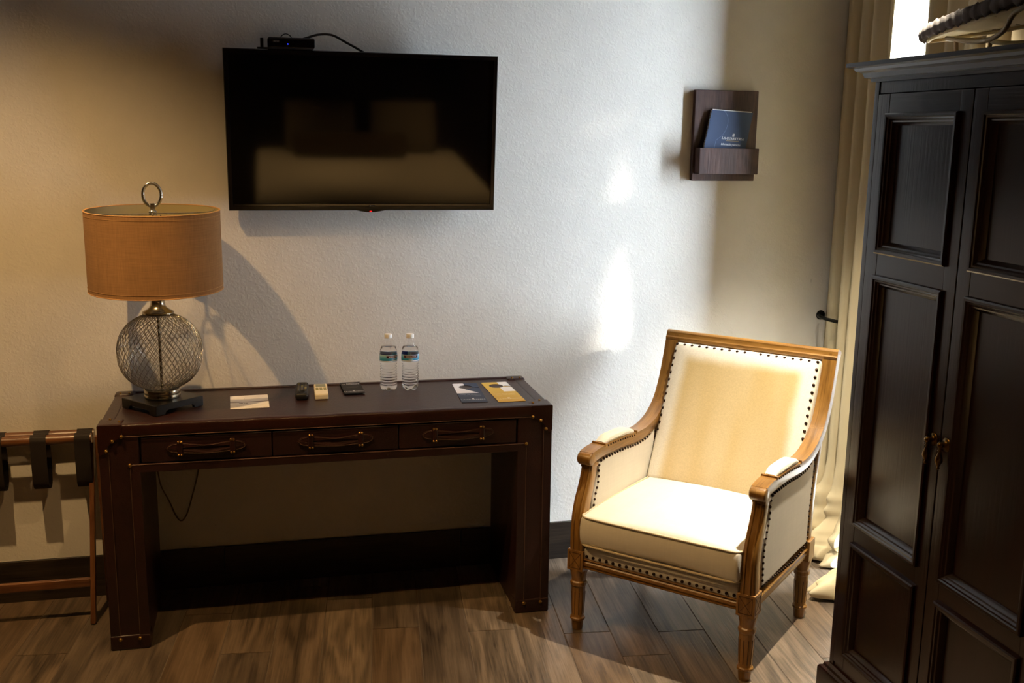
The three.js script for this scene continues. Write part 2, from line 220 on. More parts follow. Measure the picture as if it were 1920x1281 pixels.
{
  const b = new THREE.Group(); b.name = 'baseboard_back'; b.userData.kind = 'structure'; scene.add(b);
  for (let x = -1.97, i = 0; x < XR - 0.01; i++) { const e = i === 0 ? -1.33 : Math.min(x + 0.919, XR - 0.001); obj('skirting_tile', sbox(x + 0.001, e - 0.001, 0.0, 0.158, 0.0, 0.012, 0.0015), M.skirt, b, 'x'); x = e; }
  obj('plaster_ledge', sweep([V(X0, 0.158, 0.001), V(XR, 0.158, 0.001)], [[0, 0], [0.010, 0], [0.008, 0.004], [0.003, 0.009], [0, 0.014]].map(([a, c]) => [a, c]), V(0, 0, 1)), M.plaster, b);
}
for (const [x, z, col, cd, ang, pen, label] of DOWNLIGHTS) {
  const d = thing('downlight', label, 'ceiling light', [x, HC, z]);
  obj('trim_ring', lathe([[0.045, -0.001], [0.045, -0.012], [0.06, -0.01], [0.066, -0.004], [0.066, -0.0005], [0.045, -0.001]], 32), M.trimRing, d);
  obj('diffuser', lathe([[0, -0.006], [0.044, -0.006], [0.044, -0.002], [0, -0.002]], 24), M.bulb, d);
  const l = new THREE.SpotLight(col, cd, 0, R(ang), pen, 2); l.position.set(0, -0.02, 0); l.target.position.set(0, -2.8, 0); l.castShadow = true; l.shadow.radius = 1; l.shadow.mapSize.set(1024, 1024); d.add(l, l.target);
}

// ------------------------------------------------------------------ curtains
function curtain(name, label, zA, zB, xc, folds, amp, seed, leftAt, pool) {
  const n = vn(seed), ph = seed === 3 ? -2.75 : seed * 1.7;
  const cols = Math.round(folds * 16), top = 2.742;
  const prof = []; for (let i = 0; i <= 84; i++) { const y = i < 44 ? lerp(top, 0.5, i / 44) : lerp(0.5, 0.075, (i - 44) / 40); prof.push([0, y]); }
  for (let i = 1; i <= 8; i++) { const a = i / 8 * Math.PI; prof.push([-0.014 * Math.sin(a), 0.045 + 0.03 * Math.cos(a) - 0.006 * i / 8]); } prof.push([0.04, 0.008], [0.1, 0.005]);
  const g = grid(cols, prof.length - 1, (s, t) => {
    const [o, y] = prof[Math.round(t * (prof.length - 1))], low = Math.pow(clamp((0.42 - y) / 0.42, 0, 1), 1.4), za = leftAt ? leftAt(y) : zA;
    const w = s + 0.04 * (n(s * 3, y * 0.7, 99, 99) - 0.5) * 2, fold = Math.sin(6.283 * folds * w + ph + 0.5 * (n(s * 2 + 5, y * 1.2, 99, 99) - 0.5)) + 0.35 * Math.sin(6.283 * folds * 2.3 * w + 1.3 + ph);
    const am = amp * lerp(1, 0.75, low), bulge = pool(s, y) * low;
    const wr = low * (0.05 * (n(s * folds * 1.6, y * 16, 99, 99) - 0.5) + 0.03 * (n(s * folds * 4 + 9, y * 34, 99, 99) - 0.5)) * 2;
    let x = xc + am * 0.8 * fold - bulge + o * (1 + low) + wr, z = lerp(za, zB, s) + am * 0.35 * Math.cos(6.283 * folds * w + ph) * (s > 0.04 && s < 0.96 ? 1 : s < 0.001 ? 0 : 0.2);
    if (!leftAt && zA < 0.1 && s < 0.04) { const k = s / 0.04; x = lerp(3.0985, x, k); z = lerp(0.03, z, k); }
    return V(Math.min(x, !leftAt && zA < 0.1 && s < 0.001 ? 3.0985 : 3.085), Math.max(y, 0.004), Math.max(z, 0.0006));
  });
  const o = thing(name, label, 'curtain', [0, 0, 0]); obj('cloth', g, M.curtain, o); obj('heading_tape', span(xc - 0.008, xc + 0.008, 2.72, 2.752, zA + 0.01, zB - 0.01), M.curtain, o); return o;
}
curtain('curtain', 'beige curtain gathered in the corner between wall and window, pooling behind the armchair', 0.0, 0.345, 3.002, 3.2, 0.045, 3, null, (s) => 0.2 - 0.12 * s);
curtain('curtain', 'beige curtain edge beside the window gap, hanging behind the far corner of the wardrobe', 0.47, 1.02, 3.03, 5, 0.038, 8, (y) => y > 1.95 ? 0.47 : lerp(0.47, 0.53, sst(1.95, 1.05, y)), (s) => 0.34 * (1 - sst(0.0, 0.7, s)) + 0.02);
curtain('curtain', 'beige curtain with upright folds behind the dark wardrobe and ironing board', 1.06, 1.98, 3.04, 9, 0.025, 12, null, () => 0.0);
{ const o = thing('curtain_rod', 'thin dark rod carrying the beige curtains over the window', 'curtain rod', [3.03, 2.775, 1.03]); obj('pole', rod([0, 0, -1.0], [0, 0, 1.0], 0.009), M.iron, o); for (const z of [-0.95, 0.97]) obj('bracket', [rod([0, 0, z], [0.068, 0, z], 0.006), sbox(0.062, 0.0695, -0.03, 0.03, z - 0.02, z + 0.02, 0.002)], M.iron, o); }
{ const o = thing('curtain_holdback', 'black metal holdback hook on the wall beside the corner curtain', 'curtain hook', [2.95, 0.992, 0]); obj('hook', tube([[0.012, 0, 0.0], [-0.004, 0, 0.018], [-0.014, 0, 0.05], [-0.004, -0.004, 0.08], [0.03, -0.012, 0.098], [0.06, -0.016, 0.1]], 0.0075, 40, 10), M.iron, o); obj('wall_plate', T(lathe([[0, 0], [0.02, 0], [0.02, 0.003], [0.012, 0.006], [0, 0.006]], 24).rotateX(Math.PI / 2), 0.012, 0, 0.0002), M.iron, o); }

// ------------------------------------------------------------------ wardrobe (front faces -x): local x = world z, local z = world -x
{
  const o = thing('wardrobe', 'dark mahogany two-door wardrobe with panelled doors and brass drop pulls', 'wardrobe', [2.3816, 0, 1.637], -Math.PI / 2);
  const hw = 0.435, D = 0.5, top = 1.88;
  obj('carcass', [sbox(-hw, -hw + 0.022, 0.1, top, -D, 0, 0.002), sbox(hw - 0.022, hw, 0.1, top, -D, 0, 0.002), sbox(-hw + 0.02, hw - 0.02, 1.842, top, -D, -0.003, 0.002), sbox(-hw + 0.02, hw - 0.02, 0.1, 0.122, -D, -0.004, 0.002), span(-hw + 0.02, hw - 0.02, 0.1, top, -D, -D + 0.012)], M.mahogany, o);
  const cp = [[0, -0.004], [0.03, -0.004], [0.036, 0.006], [0.045, 0.010], [0.052, 0.022], [0.062, 0.028], [0.066, 0.036], [0.082, 0.04], [0.082, 0.056], [0, 0.056]];
  // cornice: swept around front and sides
  { const P = frame(2 * hw + 0.12, D + 0.12, [[0.06, 0], [0.052, 0], [0.05, 0.008], [0.038, 0.012], [0.033, 0.024], [0.02, 0.03], [0.015, 0.037], [0.0, 0.041], [0, 0.052], [0.06, 0.052]]); P.rotateX(-Math.PI / 2); obj('cornice', [T(P, 0, top - 0.006, -D / 2), sbox(-hw - 0.03, hw + 0.03, top + 0.036, top + 0.046, -D - 0.03, 0.03, 0.002)], M.mahogany, o, 'x'); }
  { const P = frame(2 * hw + 0.05, D + 0.05, [[0.03, 0], [0, 0], [0, 0.082], [0.004, 0.09], [0.012, 0.094], [0.014, 0.102], [0.024, 0.108], [0.03, 0.11]]); P.rotateX(-Math.PI / 2); obj('plinth', T(P, 0, 0, -D / 2), M.mahogany, o, 'x'); }
  const door = (x0, x1, pull) => {
    const d = new THREE.Group(); d.name = 'door'; o.add(d);
    const y0 = 0.124, y1 = 1.84, px0 = x0 + 0.057, px1 = x1 - 0.05, th = 0.022, rows = [[0.175, 0.53], [0.596, 1.334], [1.4075, 1.782]], z = 0.002;
    const mir = pull < 0; const a = mir ? x0 + 0.05 : px0, b = mir ? x1 - 0.057 : px1;
    for (const [s, e] of [[x0, a], [b, x1]]) obj('stile', sbox(s, e, y0, y1, -th, z, 0.0025), M.mahogany, d);
    for (const [s, e] of [[y0, rows[0][0]], [rows[0][1], rows[1][0]], [rows[1][1], rows[2][0]], [rows[2][1], y1]]) obj('rail', sbox(a - 0.001, b + 0.001, s, e, -th, z - 0.0006, 0.002), M.mahogany, d, 'x');
    for (const [s, e] of rows) {
      obj('panel', sbox(a - 0.004, b + 0.004, s - 0.004, e + 0.004, -0.02, -0.013, 0.001), M.mahogany, d);
      obj('moulding', T(frame(b - a + 0.012, e - s + 0.012, [[0, -0.002], [0, 0.008], [0.004, 0.011], [0.010, 0.0105], [0.013, 0.007], [0.017, 0.006], [0.021, 0.001], [0.025, -0.0005], [0.031, -0.008], [0.034, -0.014], [0.02, -0.016]]), (a + b) / 2, (s + e) / 2, z), M.mahogany, d);
    }
    const hx = pull < 0 ? x0 + 0.024 : x1 - 0.026, hy = 0.953, h = new THREE.Group(); h.name = 'handle'; d.add(h);
    const rose = lathe([[0, 0], [0.017, 0], [0.018, 0.002], [0.014, 0.004], [0.009, 0.006], [0.006, 0.012], [0.008, 0.016], [0.009, 0.02], [0.006, 0.025], [0, 0.027]], 24).rotateX(Math.PI / 2); T(rose, hx, hy, z);
    const drop = lathe([[0, -0.062], [0.004, -0.06], [0.0045, -0.056], [0.0025, -0.053], [0.006, -0.048], [0.0098, -0.038], [0.009, -0.03], [0.005, -0.018], [0.0035, -0.013], [0.006, -0.011], [0.0035, -0.008], [0.0045, -0.003], [0.003, 0.001], [0, 0.002]], 20); T(drop, hx, hy - 0.004, z + 0.019);
    h.removeFromParent(); const hm = obj('handle', [rose, drop], M.brass, d); hm.userData.label = 'brass drop pull';
  };
  door(-hw + 0.024, -0.0015, 1); door(0.0015, hw - 0.024, -1);
}

// ------------------------------------------------------------------ ironing board lying on the wardrobe
{
  const o = thing('ironing_board', 'ironing board with grey quilted cover and cream metal underside on the wardrobe top', 'ironing board', [2.63, 1.927, 1.055], R(4));
  const tilt = -R(4.6), L = 1.2, hw = (t) => 0.17 * Math.pow(Math.sin(Math.min(1, t * 1.35 + 0.015) * Math.PI / 2), 0.62);
  const outline = (inset) => { const a = []; for (let i = 0; i <= 40; i++) { const t = Math.pow(i / 40, 1.6); a.push([-(hw(t) - inset), t * L + inset]); } const b = a.slice().reverse().map(([x, z]) => [-x, z]); return a.concat(b.map(([x, z]) => [x, z])); };
  const place = (g) => { g.rotateX(Math.PI / 2); g.rotateX(tilt); return T(g, 0, 0.088, 0); };
  obj('cover', place(T(extr(shapeOf(outline(0.004)), 0.012, 0.006, 3), 0, 0, -0.024)), M.cover, o);
  const rp = outline(0.0).map(([x, z]) => V(x, z, 0)); const rc = new THREE.CatmullRomCurve3(rp, true, 'centripetal').getSpacedPoints(420);
  { const P = [], I = [], n = 8, r = rng(9); const K = rc.length; for (let i = 0; i < K; i++) { const t = rc[(i + 1) % K].clone().sub(rc[(i + K - 1) % K]).normalize(), s = V(t.y, -t.x, 0), k = 0.0165 * (0.86 + 0.2 * Math.sin(i * 0.95) + 0.1 * Math.sin(i * 2.3 + 1) + 0.06 * r()); for (let j = 0; j < n; j++) { const a = j / n * 6.2832; const q = rc[i].clone().addScaledVector(s, Math.cos(a) * k * 0.6).add(V(0, 0, -0.006 + Math.sin(a) * k * 1.25)); P.push(q.x, q.y, q.z); } } for (let i = 0; i < K; i++) for (let j = 0; j < n; j++) { const a = i * n + j, b = i * n + (j + 1) % n, c = ((i + 1) % K) * n + j, d = ((i + 1) % K) * n + (j + 1) % n; I.push(a, b, c, b, d, c); } const g = new THREE.BufferGeometry(); g.setAttribute('position', new THREE.Float32BufferAttribute(P, 3)); g.setIndex(I); g.computeVertexNormals(); obj('gathered_hem', place(g), M.cover, o); }
  const sh = shapeOf(outline(0.012)); for (let i = 0; i < 14; i++) for (const q of [-1, 1]) { const z = 0.06 + i * 0.075, x = q * hw(z / L) * 0.62, h = new THREE.Path(); h.absellipse(x, z, 0.006, 0.006, 0, 6.2832, true); sh.holes.push(h); }
  obj('underside', place(T(extr(sh, 0.004), 0, 0, 0.004)), M.boardMetal, o);
  const rimP = outline(0.014).map(([x, z]) => V(x, z, 0.012)); obj('metal_rim', place(tube(rimP, 0.006, 160, 8, true)), M.boardMetal, o);
  obj('leg', place(tube([[-0.06, 0.16, 0.03], [-0.062, 0.3, 0.06], [-0.1, 0.42, 0.055], [-0.13, 0.5, 0.02], [-0.13, 1.0, 0.02]], 0.007, 60)), M.boardLeg, o);
  obj('leg', place(tube([[0.06, 0.16, 0.03], [0.062, 0.3, 0.06], [0.1, 0.42, 0.055], [0.13, 0.5, 0.02], [0.13, 1.0, 0.02]], 0.007, 60)), M.boardLeg, o);
  obj('leg_brace', place(tube([[-0.06, 0.16, 0.03], [0, 0.15, 0.03], [0.06, 0.16, 0.03]], 0.007, 12)), M.boardLeg, o);
  obj('rear_foot', [rod([-0.13, 0.008, 0.95], [0.13, 0.008, 0.95], 0.008), rod([-0.12, 0.008, 0.95], [-0.12, 0.18, 0.95], 0.006), rod([0.12, 0.008, 0.95], [0.12, 0.18, 0.95], 0.006)], M.boardLeg, o);
  obj('front_foot', [rod([-0.05, 0.008, 0.2], [0.05, 0.008, 0.2], 0.008), rod([-0.05, 0.008, 0.2], [-0.06, 0.07, 0.2], 0.006), rod([0.05, 0.008, 0.2], [0.06, 0.07, 0.2], 0.006)], M.boardLeg, o);
}

// ------------------------------------------------------------------ armchair
{
  const o = thing('armchair', 'oak-framed armchair with cream linen upholstery, dark nailheads and a loose seat cushion', 'armchair', [2.148, 0, 0.657], -0.812);
  const W = 0.31, FZ = 0.275, RZ = -0.272;
  const legGeo = (() => { const pr = [[0.0, 0], [0.017, 0], [0.019, 0.004], [0.021, 0.034], [0.0225, 0.036], [0.0265, 0.04], [0.0265, 0.046], [0.0225, 0.05], [0.0215, 0.053], [0.0245, 0.15], [0.025, 0.166], [0.0285, 0.17], [0.0295, 0.176], [0.0285, 0.182], [0.0245, 0.186], [0.026, 0.2], [0.0295, 0.214], [0.0315, 0.222], [0.0315, 0.23], [0, 0.23]]; const g = lathe(pr, 48), p = g.attributes.position; for (let i = 0; i < p.count; i++) { const y = p.getY(i); if (y > 0.054 && y < 0.16) continue; } return creased(g, 0.5); })();
  const flutes = (x, z) => { const a = []; for (let k = 0; k < 10; k++) { const t = k / 10 * 6.2832 + 0.3, r0 = 0.0212, r1 = 0.0244; a.push(rod([x + r0 * Math.cos(t), 0.06, z + r0 * Math.sin(t)], [x + r1 * Math.cos(t), 0.145, z + r1 * Math.sin(t)], 0.0014, 0.0014, 6)); } return a; };
  for (const [x, z] of [[-W, FZ], [W, FZ], [W, RZ], [-W, RZ]]) {
    const l = obj('leg', T(legGeo.clone(), x, 0, z), M.oak, o); obj('fluting', flutes(x, z), M.groove, l);
    const b = obj('leg_block', sbox(x - 0.031, x + 0.031, 0.228, 0.304, z - 0.031, z + 0.031, 0.002), M.oak, o);
    if (z > 0) for (const [dx, dz, ry] of [[0, 0.0312, 0], [Math.sign(x) * 0.0312, 0, Math.PI / 2]]) {
      const c = [frame(0.046, 0.058, [[0, 0], [0.0018, 0], [0.0018, 0.0008], [0, 0.0008]])]; for (const q of [-1, 1]) { const e = box(0.068, 0.0014, 0.0009); e.rotateZ(q * Math.atan2(0.056, 0.044)); c.push(e); }
      for (const g of c) { g.rotateY(ry); T(g, x + dx, 0.266, z + dz); } obj('carved_cross', c, M.groove, b);
    }
  }
  // rails
  const railProf = (s) => [[0, -0.02], [0, 0.02], [0.004 * s, 0.02], [0.010 * s, 0.014], [0.008 * s, 0.006], [0.014 * s, 0.002], [0.014 * s, -0.006], [0.009 * s, -0.010], [0.011 * s, -0.02]];
  const rail = (a, b, side) => sweep([V(...a), V(...b)], [[0.013, -0.021], [-0.014, -0.021], [-0.014, 0.021], [0.006, 0.021], [0.011, 0.016], [0.009, 0.009], [0.015, 0.004], [0.015, -0.005], [0.010, -0.010], [0.016, -0.016]], side);
  obj('front_rail', rail([-W + 0.03, 0.258, FZ + 0.008], [W - 0.03, 0.258, FZ + 0.008], V(0, 0, 1)), M.oak, o, 'x');
  obj('back_rail', rail([-W + 0.03, 0.258, RZ - 0.008], [W - 0.03, 0.258, RZ - 0.008], V(0, 0, -1)), M.oak, o, 'x');
  for (const s of [-1, 1]) obj('side_rail', rail([s * (W + 0.008), 0.258, FZ - 0.03], [s * (W + 0.008), 0.258, RZ + 0.03], V(s, 0, 0)), M.oak, o, 'z');
  // front posts (S-curved) up to the arms
  const prof = rr(0.052, 0.05, 0.009, 3);
  const reed = rr(0.03, 0.05, 0.006, 2);
  for (const s of [-1, 1]) {
    const path = curve([[s * W, 0.303, FZ + 0.002], [s * W, 0.36, FZ + 0.004], [s * W, 0.42, FZ + 0.001], [s * W, 0.47, FZ - 0.012], [s * W, 0.53, FZ - 0.038], [s * W, 0.57, FZ - 0.05], [s * W, 0.612, FZ - 0.056]], 24);
    const p = obj('arm_post', sweep(path, prof, V(1, 0, 0), (t) => [lerp(1, 0.82, t), lerp(1, 0.8, t)]), M.oak, o);
    const f2 = path.map((q, i) => { const t = i / 24; return V(q.x, q.y, q.z + 0.0255 * lerp(1, 0.8, t)); });
    obj('reeding', [-0.011, 0.011].map((d) => tube(f2.map((q) => V(q.x + d, q.y, q.z)), 0.0042, 24, 6)), M.oak, p);
  }
  // arms that sweep up into the back stiles
  const armPts = (s) => [[s * W, 0.622, 0.243], [s * W, 0.628, 0.2], [s * W, 0.63, 0.12], [s * W, 0.626, 0.0], [s * W, 0.618, -0.1], [s * W, 0.622, -0.19], [s * W, 0.648, -0.275], [s * W, 0.70, -0.345], [s * W, 0.775, -0.392], [s * W, 0.86, -0.424], [s * W, 0.952, -0.452]];
  const armProf = [[-0.026, -0.022], [0.026, -0.022], [0.027, 0.012], [0.021, 0.02], [0.012, 0.023], [0.006, 0.0205], [-0.006, 0.0205], [-0.012, 0.023], [-0.021, 0.02], [-0.027, 0.012]];
  for (const s of [-1, 1]) {
    const path = curve(armPts(s), 60); const a = obj('arm', sweep(path, armProf, V(1, 0, 0)), M.oak, o, 'z');
    obj('scroll', T(lathe([[0, -0.027], [0.018, -0.027], [0.0225, -0.022], [0.0225, 0.022], [0.018, 0.027], [0, 0.027]], 24).rotateZ(Math.PI / 2), s * W, 0.6205, 0.245), M.oak, a);
    obj('post_collar', sbox(s * W - 0.023, s * W + 0.023, 0.586, 0.602, FZ - 0.08, FZ - 0.032, 0.004), M.oak, a);
    // padded arm rest
    const pad = obj('arm_pad', sweep(curve([[s * W, 0.651, 0.148], [s * W, 0.659, 0.12], [s * W, 0.66, 0.05], [s * W, 0.654, -0.04], [s * W, 0.641, -0.082]], 24), rr(0.05, 0.024, 0.011, 4), V(1, 0, 0), (t) => { const k = 0.75 + 0.25 * Math.min(1, 5 * Math.min(t, 1 - t)); return [k, k]; }), M.linen, o);
    obj('pad_stop', [sbox(s * W - 0.028, s * W + 0.028, 0.645, 0.658, 0.15, 0.158, 0.002), sbox(s * W - 0.028, s * W + 0.028, 0.634, 0.648, -0.094, -0.087, 0.002)], M.oak, a);
    const nails = []; for (let i = 0; i < 12; i++) { const t = (i + 0.5) / 12, z = lerp(0.143, -0.08, t), y = 0.646 - 0.014 * t * t; for (const q of [-1, 1]) nails.push(T(new THREE.SphereGeometry(0.0036, 8, 6), s * W + q * 0.0265, y, z)); }
    obj('nailheads', nails, M.nail, pad).userData.kind = 'stuff';
  }
  // rear posts, crest rail
  for (const s of [-1, 1]) obj('rear_post', sweep(curve([[s * (W - 0.001), 0.303, RZ], [s * (W - 0.001), 0.42, RZ - 0.004], [s * (W - 0.001), 0.53, RZ - 0.018], [s * (W - 0.001), 0.65, RZ - 0.05]], 16), rr(0.044, 0.036, 0.005, 2), V(1, 0, 0)), M.oak, o);
  const rec = Math.atan2(0.235, 0.52);                        // recline of the back
  obj('crest_rail', T(sweep([V(-W - 0.026, 0, 0), V(W + 0.026, 0, 0)], armProf.map(([a, b]) => [a * 0.85, b]), V(0, Math.cos(rec), -Math.sin(rec))), 0, 0.946, -0.449), M.oak, o, 'x');
  // back upholstery: two puffed panels with nails around the inner one
  const bw = 0.573, bh = 0.545, place = (g) => { g.rotateX(-rec); return T(g, 0, 0.677, -0.318); };
  const puffB = (q, w, h, d) => { if (q.z > 0) { const e = Math.min(1, Math.min((w / 2 - Math.abs(q.x)) / 0.05, (h / 2 - q.y) / 0.05)); q.z += 0.012 * (1 - (1 - clamp(e, 0, 1)) ** 2) - 0.006 * clamp(1 - (q.x / 0.2) ** 2, 0, 1) * clamp(1 - (q.y / 0.2) ** 2, 0, 1); } };
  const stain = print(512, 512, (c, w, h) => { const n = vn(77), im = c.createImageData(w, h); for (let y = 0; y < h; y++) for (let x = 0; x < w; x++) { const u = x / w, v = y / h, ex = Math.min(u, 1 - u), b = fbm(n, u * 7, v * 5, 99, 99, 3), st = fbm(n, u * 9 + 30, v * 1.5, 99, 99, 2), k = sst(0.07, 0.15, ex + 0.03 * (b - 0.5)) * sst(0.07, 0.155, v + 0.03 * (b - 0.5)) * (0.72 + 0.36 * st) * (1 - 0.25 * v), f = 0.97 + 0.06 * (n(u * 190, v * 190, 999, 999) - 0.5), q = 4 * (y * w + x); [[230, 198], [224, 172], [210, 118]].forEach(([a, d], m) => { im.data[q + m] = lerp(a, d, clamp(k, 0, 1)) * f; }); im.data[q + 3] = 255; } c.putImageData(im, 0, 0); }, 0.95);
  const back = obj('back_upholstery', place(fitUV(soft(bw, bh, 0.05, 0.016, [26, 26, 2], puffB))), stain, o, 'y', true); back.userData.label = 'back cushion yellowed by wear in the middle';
  { const nails = []; const add = (x, y) => nails.push(T(new THREE.SphereGeometry(0.0063, 10, 8), x, y, 0.0265)); const nx = 18; for (let i = 0; i <= nx; i++) if (i !== 10) add(lerp(-bw / 2 + 0.012, bw / 2 - 0.012, i / nx), bh / 2 - 0.012); for (let i = 1; i < 13; i++) for (const q of [-1, 1]) add(q * (bw / 2 - 0.011), bh / 2 - 0.012 - i * 0.0285); obj('nailheads', nails.map((g) => place(g)), M.nail, back).userData.kind = 'stuff'; }
  obj('outer_back', T(soft(bw + 0.03, 0.66, 0.02, 0.006, [4, 4, 1]).rotateX(-Math.atan2(0.18, 0.64)), 0, 0.61, -0.375), M.linen, o);
  // side panels, inside and outside
  for (const s of [-1, 1]) {
    const out = [[0.226, 0.300], [0.232, 0.40], [0.222, 0.47], [0.198, 0.535], [0.19, 0.598], [0.1, 0.606], [0, 0.603], [-0.1, 0.596], [-0.2, 0.602], [-0.262, 0.626], [-0.256, 0.52], [-0.242, 0.42], [-0.236, 0.300]];
    const g = extr(shapeOf(out), 0.022, 0.01, 4); g.rotateY(-Math.PI / 2); T(g, s * W + 0.011, 0, 0);        // z of shape -> x, shape x -> world z
    const pan = obj('side_panel', g, M.linen, o, 'y');
    const nails = [], pts = new THREE.CatmullRomCurve3(out.concat([out[0]]).map(([z, y]) => V(0, y, z)), false, 'centripetal', 0.1).getSpacedPoints(74);
    for (const q of pts) for (const w of [-1, 1]) { const cz = -0.02, cy = 0.45, k = 0.965; nails.push(T(new THREE.SphereGeometry(0.005, 8, 6), s * W + w * 0.0205, cy + (q.y - cy) * k, cz + (q.z - cz) * k)); }
    obj('nailheads', nails, M.nail, pan).userData.kind = 'stuff';
  }
  // upholstered seat deck showing above the front rail, with nails
  const deck = obj('seat_deck', sbox(-W + 0.024, W - 0.024, 0.268, 0.322, RZ + 0.02, FZ + 0.022, 0.018, [16, 2, 12]), M.linen, o);
  { const nails = []; for (let i = 0; i < 22; i++) nails.push(T(new THREE.SphereGeometry(0.0058, 10, 8), lerp(-W + 0.042, W - 0.042, i / 21), 0.288, FZ + 0.0225)); obj('nailheads', nails, M.nail, deck).userData.kind = 'stuff'; }
  // loose seat cushion
  const cw = 0.572, cd = 0.545, ch = 0.106;
  const cush = obj('seat_cushion', T(soft(cw, ch, cd, 0.014, [24, 6, 24], (q, w, h, d) => { const ex = 1 - (2 * q.x / w) ** 2, ez = 1 - (2 * q.z / d) ** 2; if (q.y > 0) q.y += 0.022 * clamp(ex, 0, 1) ** 0.6 * clamp(ez, 0, 1) ** 0.6; const side = 1 - (2 * q.y / h) ** 2; if (Math.abs(q.z) > d / 2 - 0.02) q.z += Math.sign(q.z) * 0.010 * clamp(side, 0, 1); if (Math.abs(q.x) > w / 2 - 0.02) q.x += Math.sign(q.x) * 0.002 * clamp(side, 0, 1); q.y += 0.004 * Math.sin(q.x * 9 + 1) * (Math.abs(q.z - d / 2) < 0.05 ? 1 : 0.3); q.x *= lerp(1, 0.965, sst(0.1, -0.3, q.z)); }), 0, 0.391, 0.045), M.linen, o, 'z');
  for (const y of [0.391 + 0.5 * ch - 0.003, 0.392 - 0.5 * ch + 0.002]) obj('piping', tube(rr(cw + 0.002, cd + 0.004, 0.03, 4).map(([x, z]) => V(x * lerp(1, 0.965, sst(0.1, -0.3, z)), y + 0.004 * Math.sin(x * 9 + 1) * (z > 0.2 ? 1 : 0.3), z + 0.045)), 0.0042, 200, 8, true), M.piping, cush);
}

